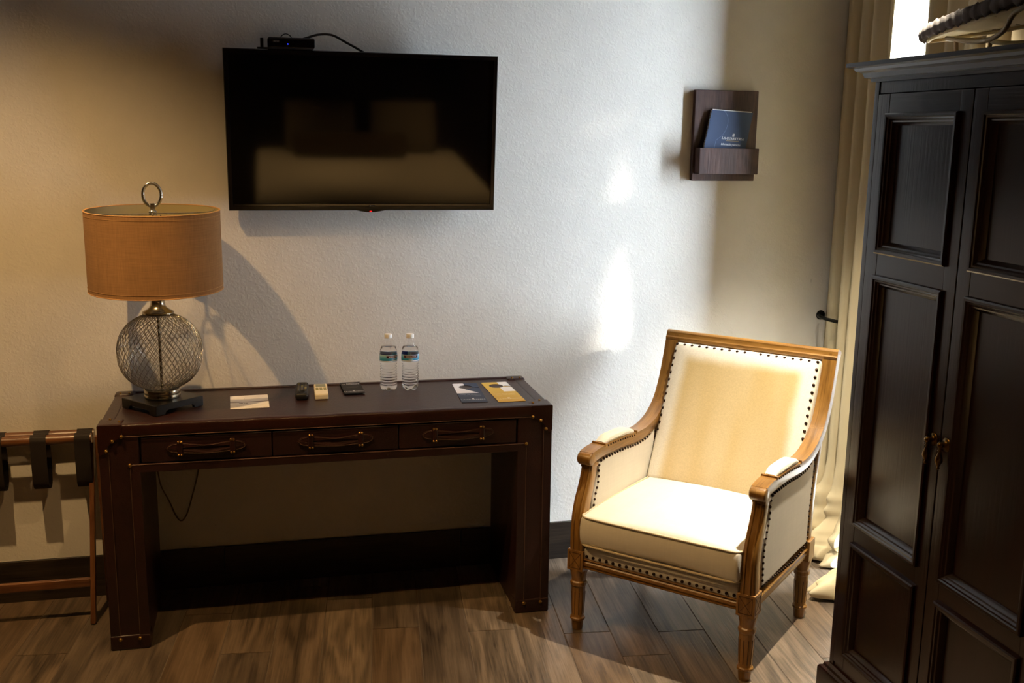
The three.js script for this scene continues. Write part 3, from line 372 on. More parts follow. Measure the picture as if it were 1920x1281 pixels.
// ------------------------------------------------------------------ leather console desk
{
  const o = thing('console_desk', 'dark brown leather trunk-style console desk with three drawers and brass studs', 'desk', [0.9125, 0, 0.241]);
  const hw = 0.7555, zb = -0.223, zf = 0.223, lw = 0.122, st = (p, n) => { const g = new THREE.SphereGeometry(0.0065, 12, 8); return T(g, ...p); };
  const wob = (k) => (q) => { q.y += k * Math.sin(q.x * 7.3) * Math.sin(q.z * 9 + 1); };
  obj('top', sbox(-hw + 0.01, hw - 0.01, 0.735, 0.7795, zb + 0.006, zf - 0.012, 0.006, [30, 2, 8]), M.leather, o, 'x');
  // edge bands
  const fb = obj('edge_band', sbox(-hw + 0.003, hw - 0.003, 0.737, 0.7815, zf - 0.034, zf + 0.002, 0.011, [40, 3, 3], (q) => { q.y += 0.0008 * Math.sin(q.x * 21) + 0.0006 * Math.sin(q.x * 47 + 1); }), M.leatherEdge, o, 'x');
  obj('edge_band', sbox(-hw + 0.003, hw - 0.003, 0.74, 0.785, zb, zb + 0.018, 0.006, [20, 2, 2]), M.leather, o, 'x');
  for (const s of [-1, 1]) obj('edge_band', s < 0 ? sbox(-hw, -hw + 0.048, 0.737, 0.7812, zb + 0.004, zf - 0.002, 0.01, [3, 2, 16]) : sbox(hw - 0.048, hw, 0.737, 0.7812, zb + 0.004, zf - 0.002, 0.01, [3, 2, 16]), M.leather, o, 'z');
  // side slabs
  for (const s of [-1, 1]) { const a = s < 0 ? -hw : hw - lw; obj('leg_panel', sbox(a, a + lw, 0.0, 0.745, zb, zf, 0.007, [3, 12, 5], (q) => { q.z += 0.0012 * Math.sin(q.y * 14 + s) * (q.z > 0 ? 1 : 0); }), M.leather, o); }
  // carcass box for the drawers
  obj('drawer_case', [sbox(-hw + lw - 0.01, hw - lw + 0.01, 0.617, 0.64, zb + 0.004, zf - 0.01, 0.003), span(-hw + lw - 0.004, hw - lw + 0.004, 0.63, 0.738, zb + 0.004, zf - 0.03)], M.leather, o, 'x');
  const xs = [0.283, 0.701, 1.125, 1.542].map((x) => x - 0.9125);
  for (let i = 0; i < 3; i++) {
    const a = xs[i] + 0.0015, b = xs[i + 1] - 0.0015, d = obj('drawer', sbox(a, b, 0.6475, 0.733, zf - 0.03, zf - 0.0035, 0.004, [8, 3, 2]), M.leather, o, 'x');
    const cx = (a + b) / 2 + [0.0, 0.0, 0.0][i] - 0.002, cy = 0.694, z = zf - 0.004;
    // strap handle: stitched pad with a sagging grip held by two loops
    const up = [], dn = []; for (let k = 0; k <= 36; k++) { const t = k / 36 * 2 - 1, e = Math.sqrt(Math.max(0, 1 - Math.pow(Math.abs(t), 6))), sag = 0.008 * Math.exp(-(((t) / 0.42) ** 2)); up.push([cx + t * 0.128, cy + 0.018 * e - sag * 1.0]); dn.push([cx + t * 0.128, cy - 0.018 * e - sag * 0.35]); }
    const hg = extr(shapeOf(up.concat(dn.reverse())), 0.004, 0.002, 2); hg.translate(0, 0, z + 0.002); const hp = hg.attributes.position; for (let k = 0; k < hp.count; k++) { const t = (hp.getX(k) - cx) / 0.128; hp.setZ(k, hp.getZ(k) + 0.010 * Math.exp(-((t / 0.5) ** 2))); } hg.computeVertexNormals();
    obj('handle', hg, M.handleLeather, d, 'x');
    const ol = up.concat(dn.slice()).filter((_, k) => k % 2 === 0).map(([x, y]) => { const t = (x - cx) / 0.128; return V(cx + (x - cx) * 0.965, cy + (y - cy) * 0.86, z + 0.0085 + 0.010 * Math.exp(-((t / 0.5) ** 2))); });
    obj('handle_stitching', tube(ol, 0.0007, 160, 5, true), M.stitch, d);
    for (const s of [-1, 1]) { obj('handle_loop', sbox(cx + s * 0.083 - 0.0095, cx + s * 0.083 + 0.0095, cy - 0.026, cy + 0.026, z, z + 0.016, 0.006, [2, 4, 2]), M.handleLeather, d); for (const y of [-0.021, 0.022]) for (const q of [-0.0045, 0.0045]) obj('stud', T(new THREE.SphereGeometry(0.0042, 10, 8), cx + s * 0.083 + q, cy + y, z + 0.0145), M.stud, d); }
  }
  obj('drawer_gap', [span(xs[0] - 0.002, xs[3] + 0.002, 0.64, 0.7395, zf - 0.032, zf - 0.028)], M.gap, o);
  // trim strip around the knee opening
  obj('opening_trim', [sbox(-hw + lw - 0.032, hw - lw + 0.032, 0.617, 0.6455, zf - 0.012, zf + 0.0035, 0.003, [30, 2, 2]), sbox(-hw + lw - 0.032, -hw + lw + 0.002, 0.001, 0.62, zf - 0.012, zf + 0.0035, 0.003, [2, 16, 2]), sbox(hw - lw - 0.002, hw - lw + 0.032, 0.001, 0.62, zf - 0.012, zf + 0.0035, 0.003, [2, 16, 2])], M.leather, o, 'x');
  obj('side_trim', [-1, 1].map((s) => s < 0 ? sbox(-hw - 0.002, -hw + 0.03, 0.001, 0.735, zf - 0.02, zf + 0.0025, 0.004, [2, 16, 2]) : sbox(hw - 0.03, hw + 0.002, 0.001, 0.735, zf - 0.02, zf + 0.0025, 0.004, [2, 16, 2])), M.leather, o);
  obj('stitching', [tube([[-hw + lw - 0.03, 0.644, zf + 0.0035], [hw - lw + 0.03, 0.644, zf + 0.0035]], 0.0013, 2, 6), ...[-1, 1].map((s) => tube([[s * (hw - lw + 0.03), 0.03, zf + 0.0035], [s * (hw - lw + 0.03), 0.643, zf + 0.0035]], 0.0012, 2, 6)), ...[-1, 1].map((s) => tube([[s * (hw - 0.029), 0.04, zf + 0.003], [s * (hw - 0.029), 0.69, zf + 0.003]], 0.0011, 2, 6)), tube([[-hw + 0.07, 0.7405, zf + 0.0022], [hw - 0.07, 0.7405, zf + 0.0022]], 0.0012, 2, 6)], M.stitch, o);
  // corner caps and studs
  for (const s of [-1, 1]) {
    const fp = [[0, 0.006], [0.074, 0.006], [0.073, -0.036], [0.05, -0.046], [0.026, -0.066], [0.016, -0.09], [0, -0.094]].map(([x, y]) => [s * (hw - x), y]); const fg = extr(shapeOf(s > 0 ? fp : fp.slice().reverse()), 0.0028, 0.0012, 2); T(fg, 0, 0.776, zf + 0.002);
    const tg = sbox(s < 0 ? -hw - 0.001 : hw - 0.075, s < 0 ? -hw + 0.075 : hw + 0.001, 0.766, 0.7832, zf - 0.07, zf + 0.0045, 0.01, [3, 2, 3]);
    const sg = sbox(s < 0 ? -hw - 0.003 : hw - 0.004, s < 0 ? -hw + 0.004 : hw + 0.003, 0.69, 0.78, zf - 0.085, zf + 0.0045, 0.0025, [1, 3, 3]);
    const cap = obj('corner_cap', [fg, tg, sg], M.leatherEdge, o);
    for (const g of [[0.071, 0.742], [0.042, 0.728], [0.022, 0.696]].map(([dx, y]) => st([s * (hw - dx), y, zf + 0.006])).concat([[0.062, 0.03], [0.03, 0.064]].map(([dx, dz]) => T(new THREE.SphereGeometry(0.0045, 10, 8), s * (hw - dx), 0.7835, zf - dz)))) obj('stud', g, M.stud, cap);
    const bc = obj('corner_cap', sbox(s < 0 ? -hw - 0.001 : hw - 0.07, s < 0 ? -hw + 0.07 : hw + 0.001, 0.762, 0.7865, zb - 0.002, zb + 0.05, 0.009, [3, 2, 3]), M.leather, o);
    for (const [a, b] of [[0.05, 0.04], [0.02, 0.042]]) obj('stud', T(new THREE.SphereGeometry(0.004, 10, 8), s * (hw - a), 0.787, zb + b), M.stud, bc);
    const foot = obj('foot_cap', sbox(s < 0 ? -hw - 0.003 : hw - lw - 0.003, s < 0 ? -hw + lw + 0.003 : hw + 0.003, 0.0, 0.052, zf - 0.06, zf + 0.0055, 0.006, [3, 2, 3]), M.leather, o);
    for (const dx of [0.03, lw - 0.03]) obj('stud', st([s * (hw - dx), 0.04, zf + 0.0075]), M.stud, foot);
    obj('stud', st([s * (hw - lw + 0.03), 0.644, zf + 0.004]), M.stud, o);
  }
}

// ------------------------------------------------------------------ table lamp
{
  const o = thing('table_lamp', 'table lamp with tan drum shade and wire mesh globe on black stepped base', 'lamp', [0.339, 0.7805, 0.25]);
  const b = new THREE.Group();
  // black base: slab with arched apron, standing on four corner feet
  const s = 0.0945, arch = (w) => { const sh = new THREE.Shape(); sh.moveTo(-w, 0); sh.lineTo(-w, 0.034); sh.lineTo(w, 0.034); sh.lineTo(w, 0); sh.lineTo(w - 0.036, 0); sh.quadraticCurveTo(w - 0.036, 0.014, w - 0.054, 0.014); sh.lineTo(-w + 0.054, 0.014); sh.quadraticCurveTo(-w + 0.036, 0.014, -w + 0.036, 0); sh.closePath(); return extr(sh, 0.012, 0.001, 1, 6); };
  const parts = []; for (let k = 0; k < 4; k++) { const g = arch(s); T(g, 0, 0.001, s - 0.012); g.rotateY(k * Math.PI / 2); parts.push(g); } parts.push(sbox(-s, s, 0.018, 0.036, -s, s, 0.002)); for (const g of parts) g.rotateY(R(41));
  obj('base', parts, M.blackLacquer, o);
  obj('collar', lathe([[0, 0.036], [0.058, 0.036], [0.06, 0.038], [0.06, 0.047], [0.057, 0.049], [0.0595, 0.052], [0.0595, 0.064], [0.055, 0.067], [0, 0.067]], 48), M.nickel, o);
  const y0 = 0.062, y1 = 0.328, yc = 0.195, Rg = 0.139;
  const rad = (t) => { const y = lerp(-1, 1, t); return Math.max(0.035, Rg * Math.pow(1 - Math.pow(Math.abs(y), 2.35), 0.5)); };
  const wires = [], n = 44; for (let k = 0; k < n; k++) for (const q of [-1, 1]) { const pts = []; for (let i = 0; i <= 28; i++) { const a = i / 28, t = 0.5 - 0.5 * Math.cos(a * Math.PI), ph = k / n * 6.2832 + q * 0.98 * (a * 2 - 1), r = rad(0.02 + 0.96 * t); pts.push(V(r * Math.cos(ph), lerp(y0, y1, 0.02 + 0.96 * t), r * Math.sin(ph))); } wires.push(new THREE.TubeGeometry(new THREE.CatmullRomCurve3(pts), 34, 0.0012, 4, false)); }
  obj('mesh_globe', wires, M.wire, o);
  obj('centre_rod', lathe([[0, 0.06], [0.005, 0.06], [0.005, 0.34], [0, 0.34]], 16), M.nickel, o);
  obj('neck', lathe([[0, 0.324], [0.05, 0.324], [0.052, 0.328], [0.05, 0.333], [0.04, 0.338], [0.029, 0.346], [0.024, 0.356], [0.0225, 0.368], [0.0245, 0.382], [0.03, 0.388], [0.03, 0.392], [0.012, 0.394], [0.01, 0.45], [0, 0.45]], 40), M.nickel, o);
  const hs0 = 0.409, hs1 = 0.674, rb = 0.2165, rt = 0.2155;
  const sh = obj('shade', lathe([[rb, hs0], [rt, hs1], [rt - 0.003, hs1], [rb - 0.003, hs0], [rb, hs0]], 96), M.shade, o);
  obj('lining', lathe([[rb - 0.0034, hs0 + 0.002], [rt - 0.0034, hs1 - 0.002], [rt - 0.0044, hs1 - 0.002], [rb - 0.0044, hs0 + 0.002], [rb - 0.0034, hs0 + 0.002]], 96), M.shadeLining, sh);
  sh.position.set(0, 0.542 - 0.542 * Math.cos(R(1.6)), -0.542 * Math.sin(R(1.6))); sh.rotation.x = R(1.6);
  for (const [y, r] of [[hs0, rb], [hs1, rt]]) obj('trim', lathe([[r - 0.0045, y - 0.0012], [r + 0.0006, y - 0.0015], [r + 0.001, y], [r + 0.0006, y + 0.0015], [r - 0.0045, y + 0.0012], [r - 0.0045, y - 0.0012]], 96), M.shadeTrim, sh);
  for (const [y, r] of [[hs0 + 0.014, rb], [hs1 - 0.014, rt]]) obj('seam', lathe([[r - 0.001, y - 0.0012], [r + 0.0009, y], [r - 0.001, y + 0.0012]], 96), M.shadeTrim, sh);
  const sp = []; for (let k = 0; k < 3; k++) { const a = R([-22, 176, 78][k]), c = Math.cos(a), z = Math.sin(a); sp.push(tube([[0.01 * c, 0.661, 0.01 * z], [(rt - 0.05) * c, 0.66, (rt - 0.05) * z], [(rt - 0.02) * c, 0.663, (rt - 0.02) * z], [(rt - 0.005) * c, hs1 - 0.003, (rt - 0.005) * z]], 0.0022, 30, 8)); } sp.push(lathe([[0, 0.657], [0.013, 0.657], [0.013, 0.664], [0, 0.664]], 20));
  obj('spider', sp, M.chrome, o);
  obj('harp', tube([[0, 0.44, 0.012], [0, 0.47, 0.05], [0, 0.56, 0.06], [0, 0.64, 0.03], [0, 0.657, 0], [0, 0.64, -0.03], [0, 0.56, -0.06], [0, 0.47, -0.05], [0, 0.44, -0.012]], 0.002, 60, 6), M.nickel, o);
  const ring = tube(Array.from({ length: 24 }, (_, i) => { const a = i / 24 * 6.2832; return V(0.0285 * Math.cos(a), 0.7235 + 0.038 * Math.sin(a), 0); }), 0.0058, 72, 10, true); ring.rotateY(R(8));
  obj('finial', [lathe([[0, 0.663], [0.012, 0.663], [0.015, 0.667], [0.012, 0.671], [0.009, 0.676], [0, 0.676]], 20), sbox(-0.008, 0.008, 0.672, 0.696, -0.007, 0.007, 0.0015).rotateY(R(8)), ring], M.chrome, o);
}

// ------------------------------------------------------------------ things on the desk
const DT = 0.7796;
function bottle(x, z, turn, label, off) {
  const o = thing('water_bottle', label, 'bottle', [x, DT, z], turn, 'water bottles on the desk');
  const pr = [[0.0, 0.004], [0.012, 0.003], [0.021, 0.0015], [0.0265, 0.004], [0.0305, 0.012], [0.032, 0.022]];
  for (let i = 0; i < 44; i++) { const y = 0.024 + i * 0.0018; pr.push([0.0318 - 0.0026 * (0.5 + 0.5 * Math.sin(i * 1.14)) - (y > 0.07 ? 0.0008 : 0), y]); }
  pr.push([0.0315, 0.106], [0.0325, 0.112], [0.0325, 0.139], [0.0318, 0.143]); const body = pr.slice(); pr.push([0.0305, 0.152], [0.0268, 0.166]); const fill = pr.slice(); fill.push([0, 0.1665]);
  const petal = (g) => { const p = g.attributes.position; for (let i = 0; i < p.count; i++) { const a = Math.atan2(p.getZ(i), p.getX(i)), r = Math.hypot(p.getX(i), p.getZ(i)), y = p.getY(i), low = clamp(1 - y / 0.02, 0, 1), mid = clamp(1 - Math.abs(y - 0.05) / 0.05, 0, 1), c = 0.5 + 0.5 * Math.cos(5 * a), k = 1 - low * 0.16 * c - mid * 0.03 * Math.pow(0.5 + 0.5 * Math.cos(3 * a), 6); if (r > 0.01) { p.setX(i, p.getX(i) * k); p.setZ(i, p.getZ(i) * k); p.setY(i, y + low * 0.006 * c); } } g.computeVertexNormals(); return g; };
  obj('water', petal(lathe(fill, 60)), M.water, o);
  obj('neck', lathe([[0.0268, 0.1668], [0.0215, 0.178], [0.0165, 0.186], [0.0135, 0.192], [0.0125, 0.196], [0.0125, 0.2]], 48), M.pet, o);
  obj('neck_ring', lathe([[0.0126, 0.1935], [0.0165, 0.1945], [0.0165, 0.1955], [0.0126, 0.1965]], 36), M.pet, o);
  const cp = lathe([[0, 0.2125], [0.0125, 0.2125], [0.014, 0.211], [0.0143, 0.2], [0.0143, 0.1972], [0.0128, 0.1972]], 60); const p = cp.attributes.position; for (let i = 0; i < p.count; i++) { const a = Math.atan2(p.getZ(i), p.getX(i)), y = p.getY(i); if (y < 0.211 && y > 0.1995) { const k = 1 + 0.02 * Math.sin(a * 30); p.setX(i, p.getX(i) * k); p.setZ(i, p.getZ(i) * k); } } cp.computeVertexNormals();
  obj('cap', cp, M.cap, o);
  const lab = print(1024, 160, (c, w, h) => {
    const g = c.createLinearGradient(0, 0, 0, h); g.addColorStop(0, '#bfe0ee'); g.addColorStop(0.35, '#6fb6d6'); g.addColorStop(0.75, '#1f86b4'); g.addColorStop(1, '#2a6fae'); c.fillStyle = g; c.fillRect(0, 0, w, h);
    c.fillStyle = '#2c3f9a'; c.fillRect(0, 0, 0.18 * w, h); c.fillStyle = '#cfd9f0'; c.fillRect(0.86 * w, 8, 0.12 * w, h - 30); c.fillStyle = '#3a4fa8'; for (let i = 0; i < 7; i++) c.fillRect(0.875 * w, 20 + i * 15, 0.09 * w, 4);
    c.fillStyle = '#e9f4f8'; c.beginPath(); c.moveTo(0.2 * w, 0.9 * h); c.lineTo(0.55 * w, 0.78 * h); c.lineTo(0.85 * w, 0.9 * h); c.lineTo(0.85 * w, h * 0.94); c.lineTo(0.2 * w, 0.96 * h); c.fill();
    c.fillStyle = '#1a1016'; c.fillRect(0.36 * w, 0.1 * h, 0.27 * w, 0.36 * h); c.strokeStyle = '#b02a34'; c.lineWidth = 5; c.strokeRect(0.365 * w, 0.13 * h, 0.26 * w, 0.3 * h); c.fillStyle = '#f3ecec'; c.font = 'bold 40px sans-serif'; c.textAlign = 'center'; c.fillText('KIRKLAND', 0.495 * w, 0.37 * h, 0.23 * w); c.fillStyle = '#e8f6fb'; c.font = 'bold 26px sans-serif'; c.fillText('WATER', 0.495 * w, 0.68 * h);
  }, 0.35);
  const lg = new THREE.CylinderGeometry(0.0329, 0.0329, 0.026, 64, 1, true); lg.rotateY(off); T(lg, 0, 0.1255, 0); obj('label', lg, lab, o, 'y', true);
}
bottle(1.128, 0.142, 0.2, 'clear water bottle with blue label, the one nearer the lamp', Math.PI + 0.35);
bottle(1.207, 0.15, 0.9, 'clear water bottle with blue label, the one nearer the door hangers', Math.PI - 0.9);

function sheet(name, label, cat, shape, mats, x, z, turn, th = 0.0007, y = DT + 0.0008, group) {   // shape in metres (x right, y away from viewer)
  const g = extr(shape, th, 0, 1, 16); fitUV(g); g.rotateX(-Math.PI / 2);
  const o = obj(name, g, mats, scene, 'y', true); o.position.set(x, y, z); o.rotation.y = turn; return tag(o, label, cat, group);
}
const rect = (w, h) => shapeOf([[-w / 2, -h / 2], [w / 2, -h / 2], [w / 2, h / 2], [-w / 2, h / 2]]);
sheet('leaflet', 'white leaflet with a dark purple stripe lying in front of the lamp', 'leaflet', rect(0.131, 0.184), print(420, 590, (c, w, h) => { c.fillStyle = '#e9e6e4'; c.fillRect(0, 0, w, h); c.fillStyle = '#4a2546'; c.fillRect(0, 0.49 * h, w, 0.035 * h); c.strokeStyle = '#c9c3c6'; c.lineWidth = 3; c.beginPath(); c.arc(40, 150, 120, -0.6, 1.2); c.stroke(); c.fillStyle = '#b9b3b6'; for (let i = 0; i < 6; i++) c.fillRect(160, 60 + i * 32, 210 - (i % 3) * 40, 6); c.fillStyle = '#20141e'; c.font = 'bold 44px sans-serif'; c.fillText('IB', 150, 0.64 * h); c.fillRect(95, 0.59 * h, 44, 26); c.fillStyle = '#d9d4d2'; c.fillRect(0, 0.72 * h, w, 3); c.fillStyle = '#c2bcbc'; for (let i = 0; i < 4; i++) c.fillRect(60, 0.78 * h + i * 26, 300 - i * 30, 6); c.fillStyle = '#7d6070'; c.fillRect(w * 0.55, h * 0.95, w * 0.4, 8); }), 0.627, 0.234, R(2));

const hangerShape = (w, h) => { const s = shapeOf([[-w / 2, -h / 2], [w / 2, -h / 2], [w / 2, 0.24 * h], [w * 0.27, h * 0.275], [w * 0.255, h * 0.305], [w / 2, 0.275 * h], [w / 2, h / 2 - 0.004], [w / 2 - 0.004, h / 2], [-w / 2 + 0.004, h / 2], [-w / 2, h / 2 - 0.004]]); const p = new THREE.Path(); p.absellipse(-0.004, h * 0.3, w * 0.265, w * 0.3, 0, 6.2832, true); s.holes.push(p); return s; };
const logo = (c, x, y, k, col) => { c.fillStyle = col; c.textAlign = 'center'; c.font = `bold ${k}px serif`; c.fillText('LA CUARTERIA', x, y); c.lineWidth = k * 0.14; c.strokeStyle = col; c.strokeRect(x - k * 0.28, y - k * 1.85, k * 0.56, k * 0.8); c.strokeRect(x - k * 0.1, y - k * 1.6, k * 0.2, k * 0.4); c.font = `${k * 0.32}px sans-serif`; };
sheet('door_hanger', 'navy blue door hanger with white patch on the right end of the desk', 'door hanger', hangerShape(0.094, 0.286), print(360, 1096, (c, w, h) => { c.fillStyle = '#2c3a55'; c.fillRect(0, 0, w, h); c.fillStyle = '#e8e8ee'; c.beginPath(); c.moveTo(0, 0); c.lineTo(0.42 * w, 0); c.bezierCurveTo(0.6 * w, 0.08 * h, 0.1 * w, 0.25 * h, 0.5 * w, 0.36 * h); c.lineTo(0.86 * w, 0.53 * h); c.lineTo(0, 0.53 * h); c.fill(); c.fillStyle = '#d5d9e2'; c.textAlign = 'center'; c.font = '38px sans-serif'; c.fillText('Favor no molestar', 0.5 * w, 0.62 * h); c.font = '26px sans-serif'; c.fillText('Please do not disturb', 0.54 * w, 0.68 * h); logo(c, 0.5 * w, 0.87 * h, 44, '#f2f3f6'); }), 1.4145, 0.238, R(-3));
sheet('door_hanger', 'yellow door hanger with white patch on the right end of the desk', 'door hanger', hangerShape(0.1, 0.298), print(360, 1096, (c, w, h) => { c.fillStyle = '#d9b24a'; c.fillRect(0, 0, w, h); c.fillStyle = '#efeae6'; c.fillRect(0.62 * w, 0, 0.38 * w, 0.23 * h); c.fillRect(0.55 * w, 0.26 * h, 0.45 * w, 0.24 * h); c.fillStyle = '#f0e2ae'; c.textAlign = 'center'; c.font = '38px sans-serif'; c.fillText('Favor de arreglar', 0.5 * w, 0.62 * h); c.font = '26px sans-serif'; c.fillText('Please make up room', 0.5 * w, 0.68 * h); logo(c, 0.5 * w, 0.87 * h, 44, '#f6ecc4'); }), 1.5385, 0.244, R(1));
{ // black folded card: two leaves slightly open
  const m = print(300, 600, (c, w, h) => { c.fillStyle = '#121217'; c.fillRect(0, 0, w, h); c.fillStyle = '#dddde2'; c.textAlign = 'center'; c.font = 'bold 40px sans-serif'; c.fillText('CLAVE', w / 2, 0.13 * h); c.fillText('DE INTERNET', w / 2, 0.21 * h); c.fillStyle = '#8b8b92'; c.fillRect(50, 0.42 * h, 200, 4); c.fillRect(80, 0.48 * h, 140, 4); logo(c, w / 2, 0.86 * h, 38, '#e6e6ea'); });
  const o = thing('folded_card', 'small black folded card with white lettering beside the bottles', 'card', [0.995, DT, 0.121], R(3));
  const a = fitUV(extr(rect(0.074, 0.152), 0.0006)); a.rotateX(-Math.PI / 2); a.rotateX(R(2)); T(a, 0, 0.009, 0); obj('front_leaf', a, m, o, 'y', true); const b = extr(rect(0.074, 0.152), 0.0006); b.rotateX(-Math.PI / 2); T(b, -0.001, 0.0008, 0.001); obj('back_leaf', b, M.black, o); obj('fold', rod([-0.037, 0.005, -0.0765], [0.037, 0.005, -0.0765], 0.0045, 0.0045, 8), M.black, o, 'x');
}
{ const o = thing('remote_control', 'black remote control with many buttons on the desk', 'remote control', [0.812, DT, 0.155], R(-3));
  obj('case', T(soft(0.047, 0.026, 0.182, 0.011, [4, 2, 10], (q) => { q.x *= 1 + 0.06 * Math.cos(q.z * 30); }), 0, 0.0131, 0), M.plastic, o);
  const keys = []; for (let i = 0; i < 8; i++) for (let j = -1; j <= 1; j++) keys.push(sbox(j * 0.0125 - 0.0042, j * 0.0125 + 0.0042, 0.0255, 0.0285, -0.07 + i * 0.0155, -0.063 + i * 0.0155, 0.0013)); keys.forEach((k, i) => obj('button', k, i % 7 === 3 ? M.greenButton : M.greyButton, o)); obj('navigation_ring', T(new THREE.TorusGeometry(0.0115, 0.003, 8, 28).rotateX(Math.PI / 2), 0, 0.0262, 0.064), M.black, o); }
{ const o = thing('remote_control', 'cream air-conditioner remote control with small display on the desk', 'remote control', [0.879, DT, 0.165], R(-1));
  obj('case', T(soft(0.048, 0.02, 0.165, 0.004, [3, 2, 6]), 0, 0.0101, 0), M.cream, o); obj('display', sbox(-0.018, 0.018, 0.0195, 0.0206, -0.074, -0.03, 0.0008), M.lcd, o);
  for (let i = 0; i < 2; i++) for (let j = -1; j <= 1; j++) obj('button', sbox(j * 0.014 - 0.0052, j * 0.014 + 0.0052, 0.0197, 0.0218, -0.015 + i * 0.02, -0.004 + i * 0.02, 0.0014), M.greenButton, o); obj('sliding_cover', sbox(-0.022, 0.022, 0.0195, 0.0212, 0.03, 0.08, 0.001), M.cream, o); }

// ------------------------------------------------------------------ television, set-top box, cables
{
  const o = thing('television', 'black flat television on the wall reflecting the bed', 'television', [1.0565, 1.438, 0.07]);
  const w = 0.959, h = 0.556, tilt = Math.atan2(0.045, 0.554), P = (g) => g.rotateX(tilt);
  const BZ = 0.017;
  obj('bezel', P(T(frame(w, h, [[0, -0.034], [0, -0.003], [0.002, 0], [BZ - 0.002, 0], [BZ, -0.004], [BZ, -0.034]]), 0, h / 2, 0)), M.blackGloss, o);
  obj('screen', P(span(-w / 2 + BZ - 0.001, w / 2 - BZ + 0.001, 0.024, h - BZ + 0.001, -0.012, -0.0035)), M.screen, o);
  const chin = obj('chin', P(sbox(-w / 2 + 0.004, w / 2 - 0.004, 0.003, 0.0245, -0.02, -0.0008, 0.002)), M.blackGloss, o);
  { const lip = shapeOf([[-0.07, 0.004], [-0.035, -0.003], [-0.014, -0.0065], [0.014, -0.0065], [0.035, -0.003], [0.07, 0.004]]); obj('status_lip', P(T(extr(lip, 0.012, 0.001, 1), 0.02, 0, -0.013)), M.blackGloss, chin); obj('status_light', P(T(soft(0.009, 0.004, 0.004, 0.0018, [1, 1, 1]), 0.02, -0.0035, 0.0004)), M.ledRed, chin); }
  const lg = print(128, 64, (c, a, b) => { c.fillStyle = '#0b0b0c'; c.fillRect(0, 0, a, b); c.fillStyle = '#b8b4ae'; c.beginPath(); c.arc(34, 32, 20, 0, 7); c.fill(); c.fillStyle = '#0b0b0c'; c.font = 'bold 22px sans-serif'; c.textAlign = 'center'; c.fillText('LG', 34, 40); c.fillStyle = '#c9c5bf'; c.font = 'bold 44px sans-serif'; c.fillText('LG', 92, 48); }, 0.3);
  obj('maker_mark', P(T(new THREE.PlaneGeometry(0.022, 0.011), 0.024, 0.0145, -0.0003)), lg, chin, 'y', true);
  obj('rear_housing', P(T(soft(w - 0.16, h - 0.14, 0.03, 0.012, [2, 2, 1]), 0, h / 2, -0.043)), M.plastic, o);
  obj('wall_bracket', [span(-0.2, 0.2, 0.2, 0.38, -0.0698, -0.062), span(-0.18, -0.15, 0.16, 0.42, -0.07, -0.03), span(0.15, 0.18, 0.16, 0.42, -0.07, -0.03)], M.iron, o);
}
{
  const o = thing('set_top_box', 'small black set-top box with blue light perched on top of the television', 'set-top box', [0.806, 1.993, 0.118]);
  obj('case', T(soft(0.158, 0.034, 0.105, 0.008, [2, 2, 2]), 0, 0.0185, 0.0), M.plastic, o);
  obj('front_panel', sbox(-0.077, 0.077, 0.002, 0.03, 0.05, 0.0545, 0.0015), M.blackGloss, o);
  obj('status_light', T(new THREE.SphereGeometry(0.0017, 10, 8), -0.012, 0.013, 0.0545), M.ledBlue, o);
  obj('maker_mark', T(new THREE.PlaneGeometry(0.024, 0.008), -0.05, 0.021, 0.0548), print(192, 64, (c, a, b) => { c.fillStyle = '#060607'; c.fillRect(0, 0, a, b); c.fillStyle = '#9a9a9c'; c.font = 'bold 46px sans-serif'; c.textAlign = 'center'; c.fillText('dayset', a / 2, 44); }, 0.3), o, 'y', true);
  obj('foot', [-0.06, 0.06].map((x) => sbox(x - 0.008, x + 0.008, 0, 0.003, -0.012, 0.004, 0.001)), M.black, o);
}
tag(obj('receiver_stick', [sbox(0.703, 0.714, 1.999, 2.031, 0.088, 0.094, 0.002), sbox(0.692, 0.73, 1.9935, 2.0, 0.082, 0.098, 0.002)], M.black), 'small black upright dongle left of the set-top box on the television', 'dongle');
tag(obj('cable', tube([[0.83, 2.027, 0.055], [0.86, 2.038, 0.05], [0.905, 2.052, 0.045], [0.95, 2.052, 0.042], [1.0, 2.028, 0.045], [1.045, 2.004, 0.05], [1.075, 1.985, 0.046], [1.09, 1.955, 0.04]], 0.0042, 60, 8), M.black), 'thick black cable arching from the set-top box to behind the television', 'cable');
tag(obj('cable', tube([[0.768, 2.02, 0.06], [0.775, 2.04, 0.062], [0.79, 2.049, 0.062], [0.806, 2.042, 0.06], [0.815, 2.02, 0.058]], 0.002, 30, 6), M.black), 'thin black cable looping just above the set-top box', 'cable');

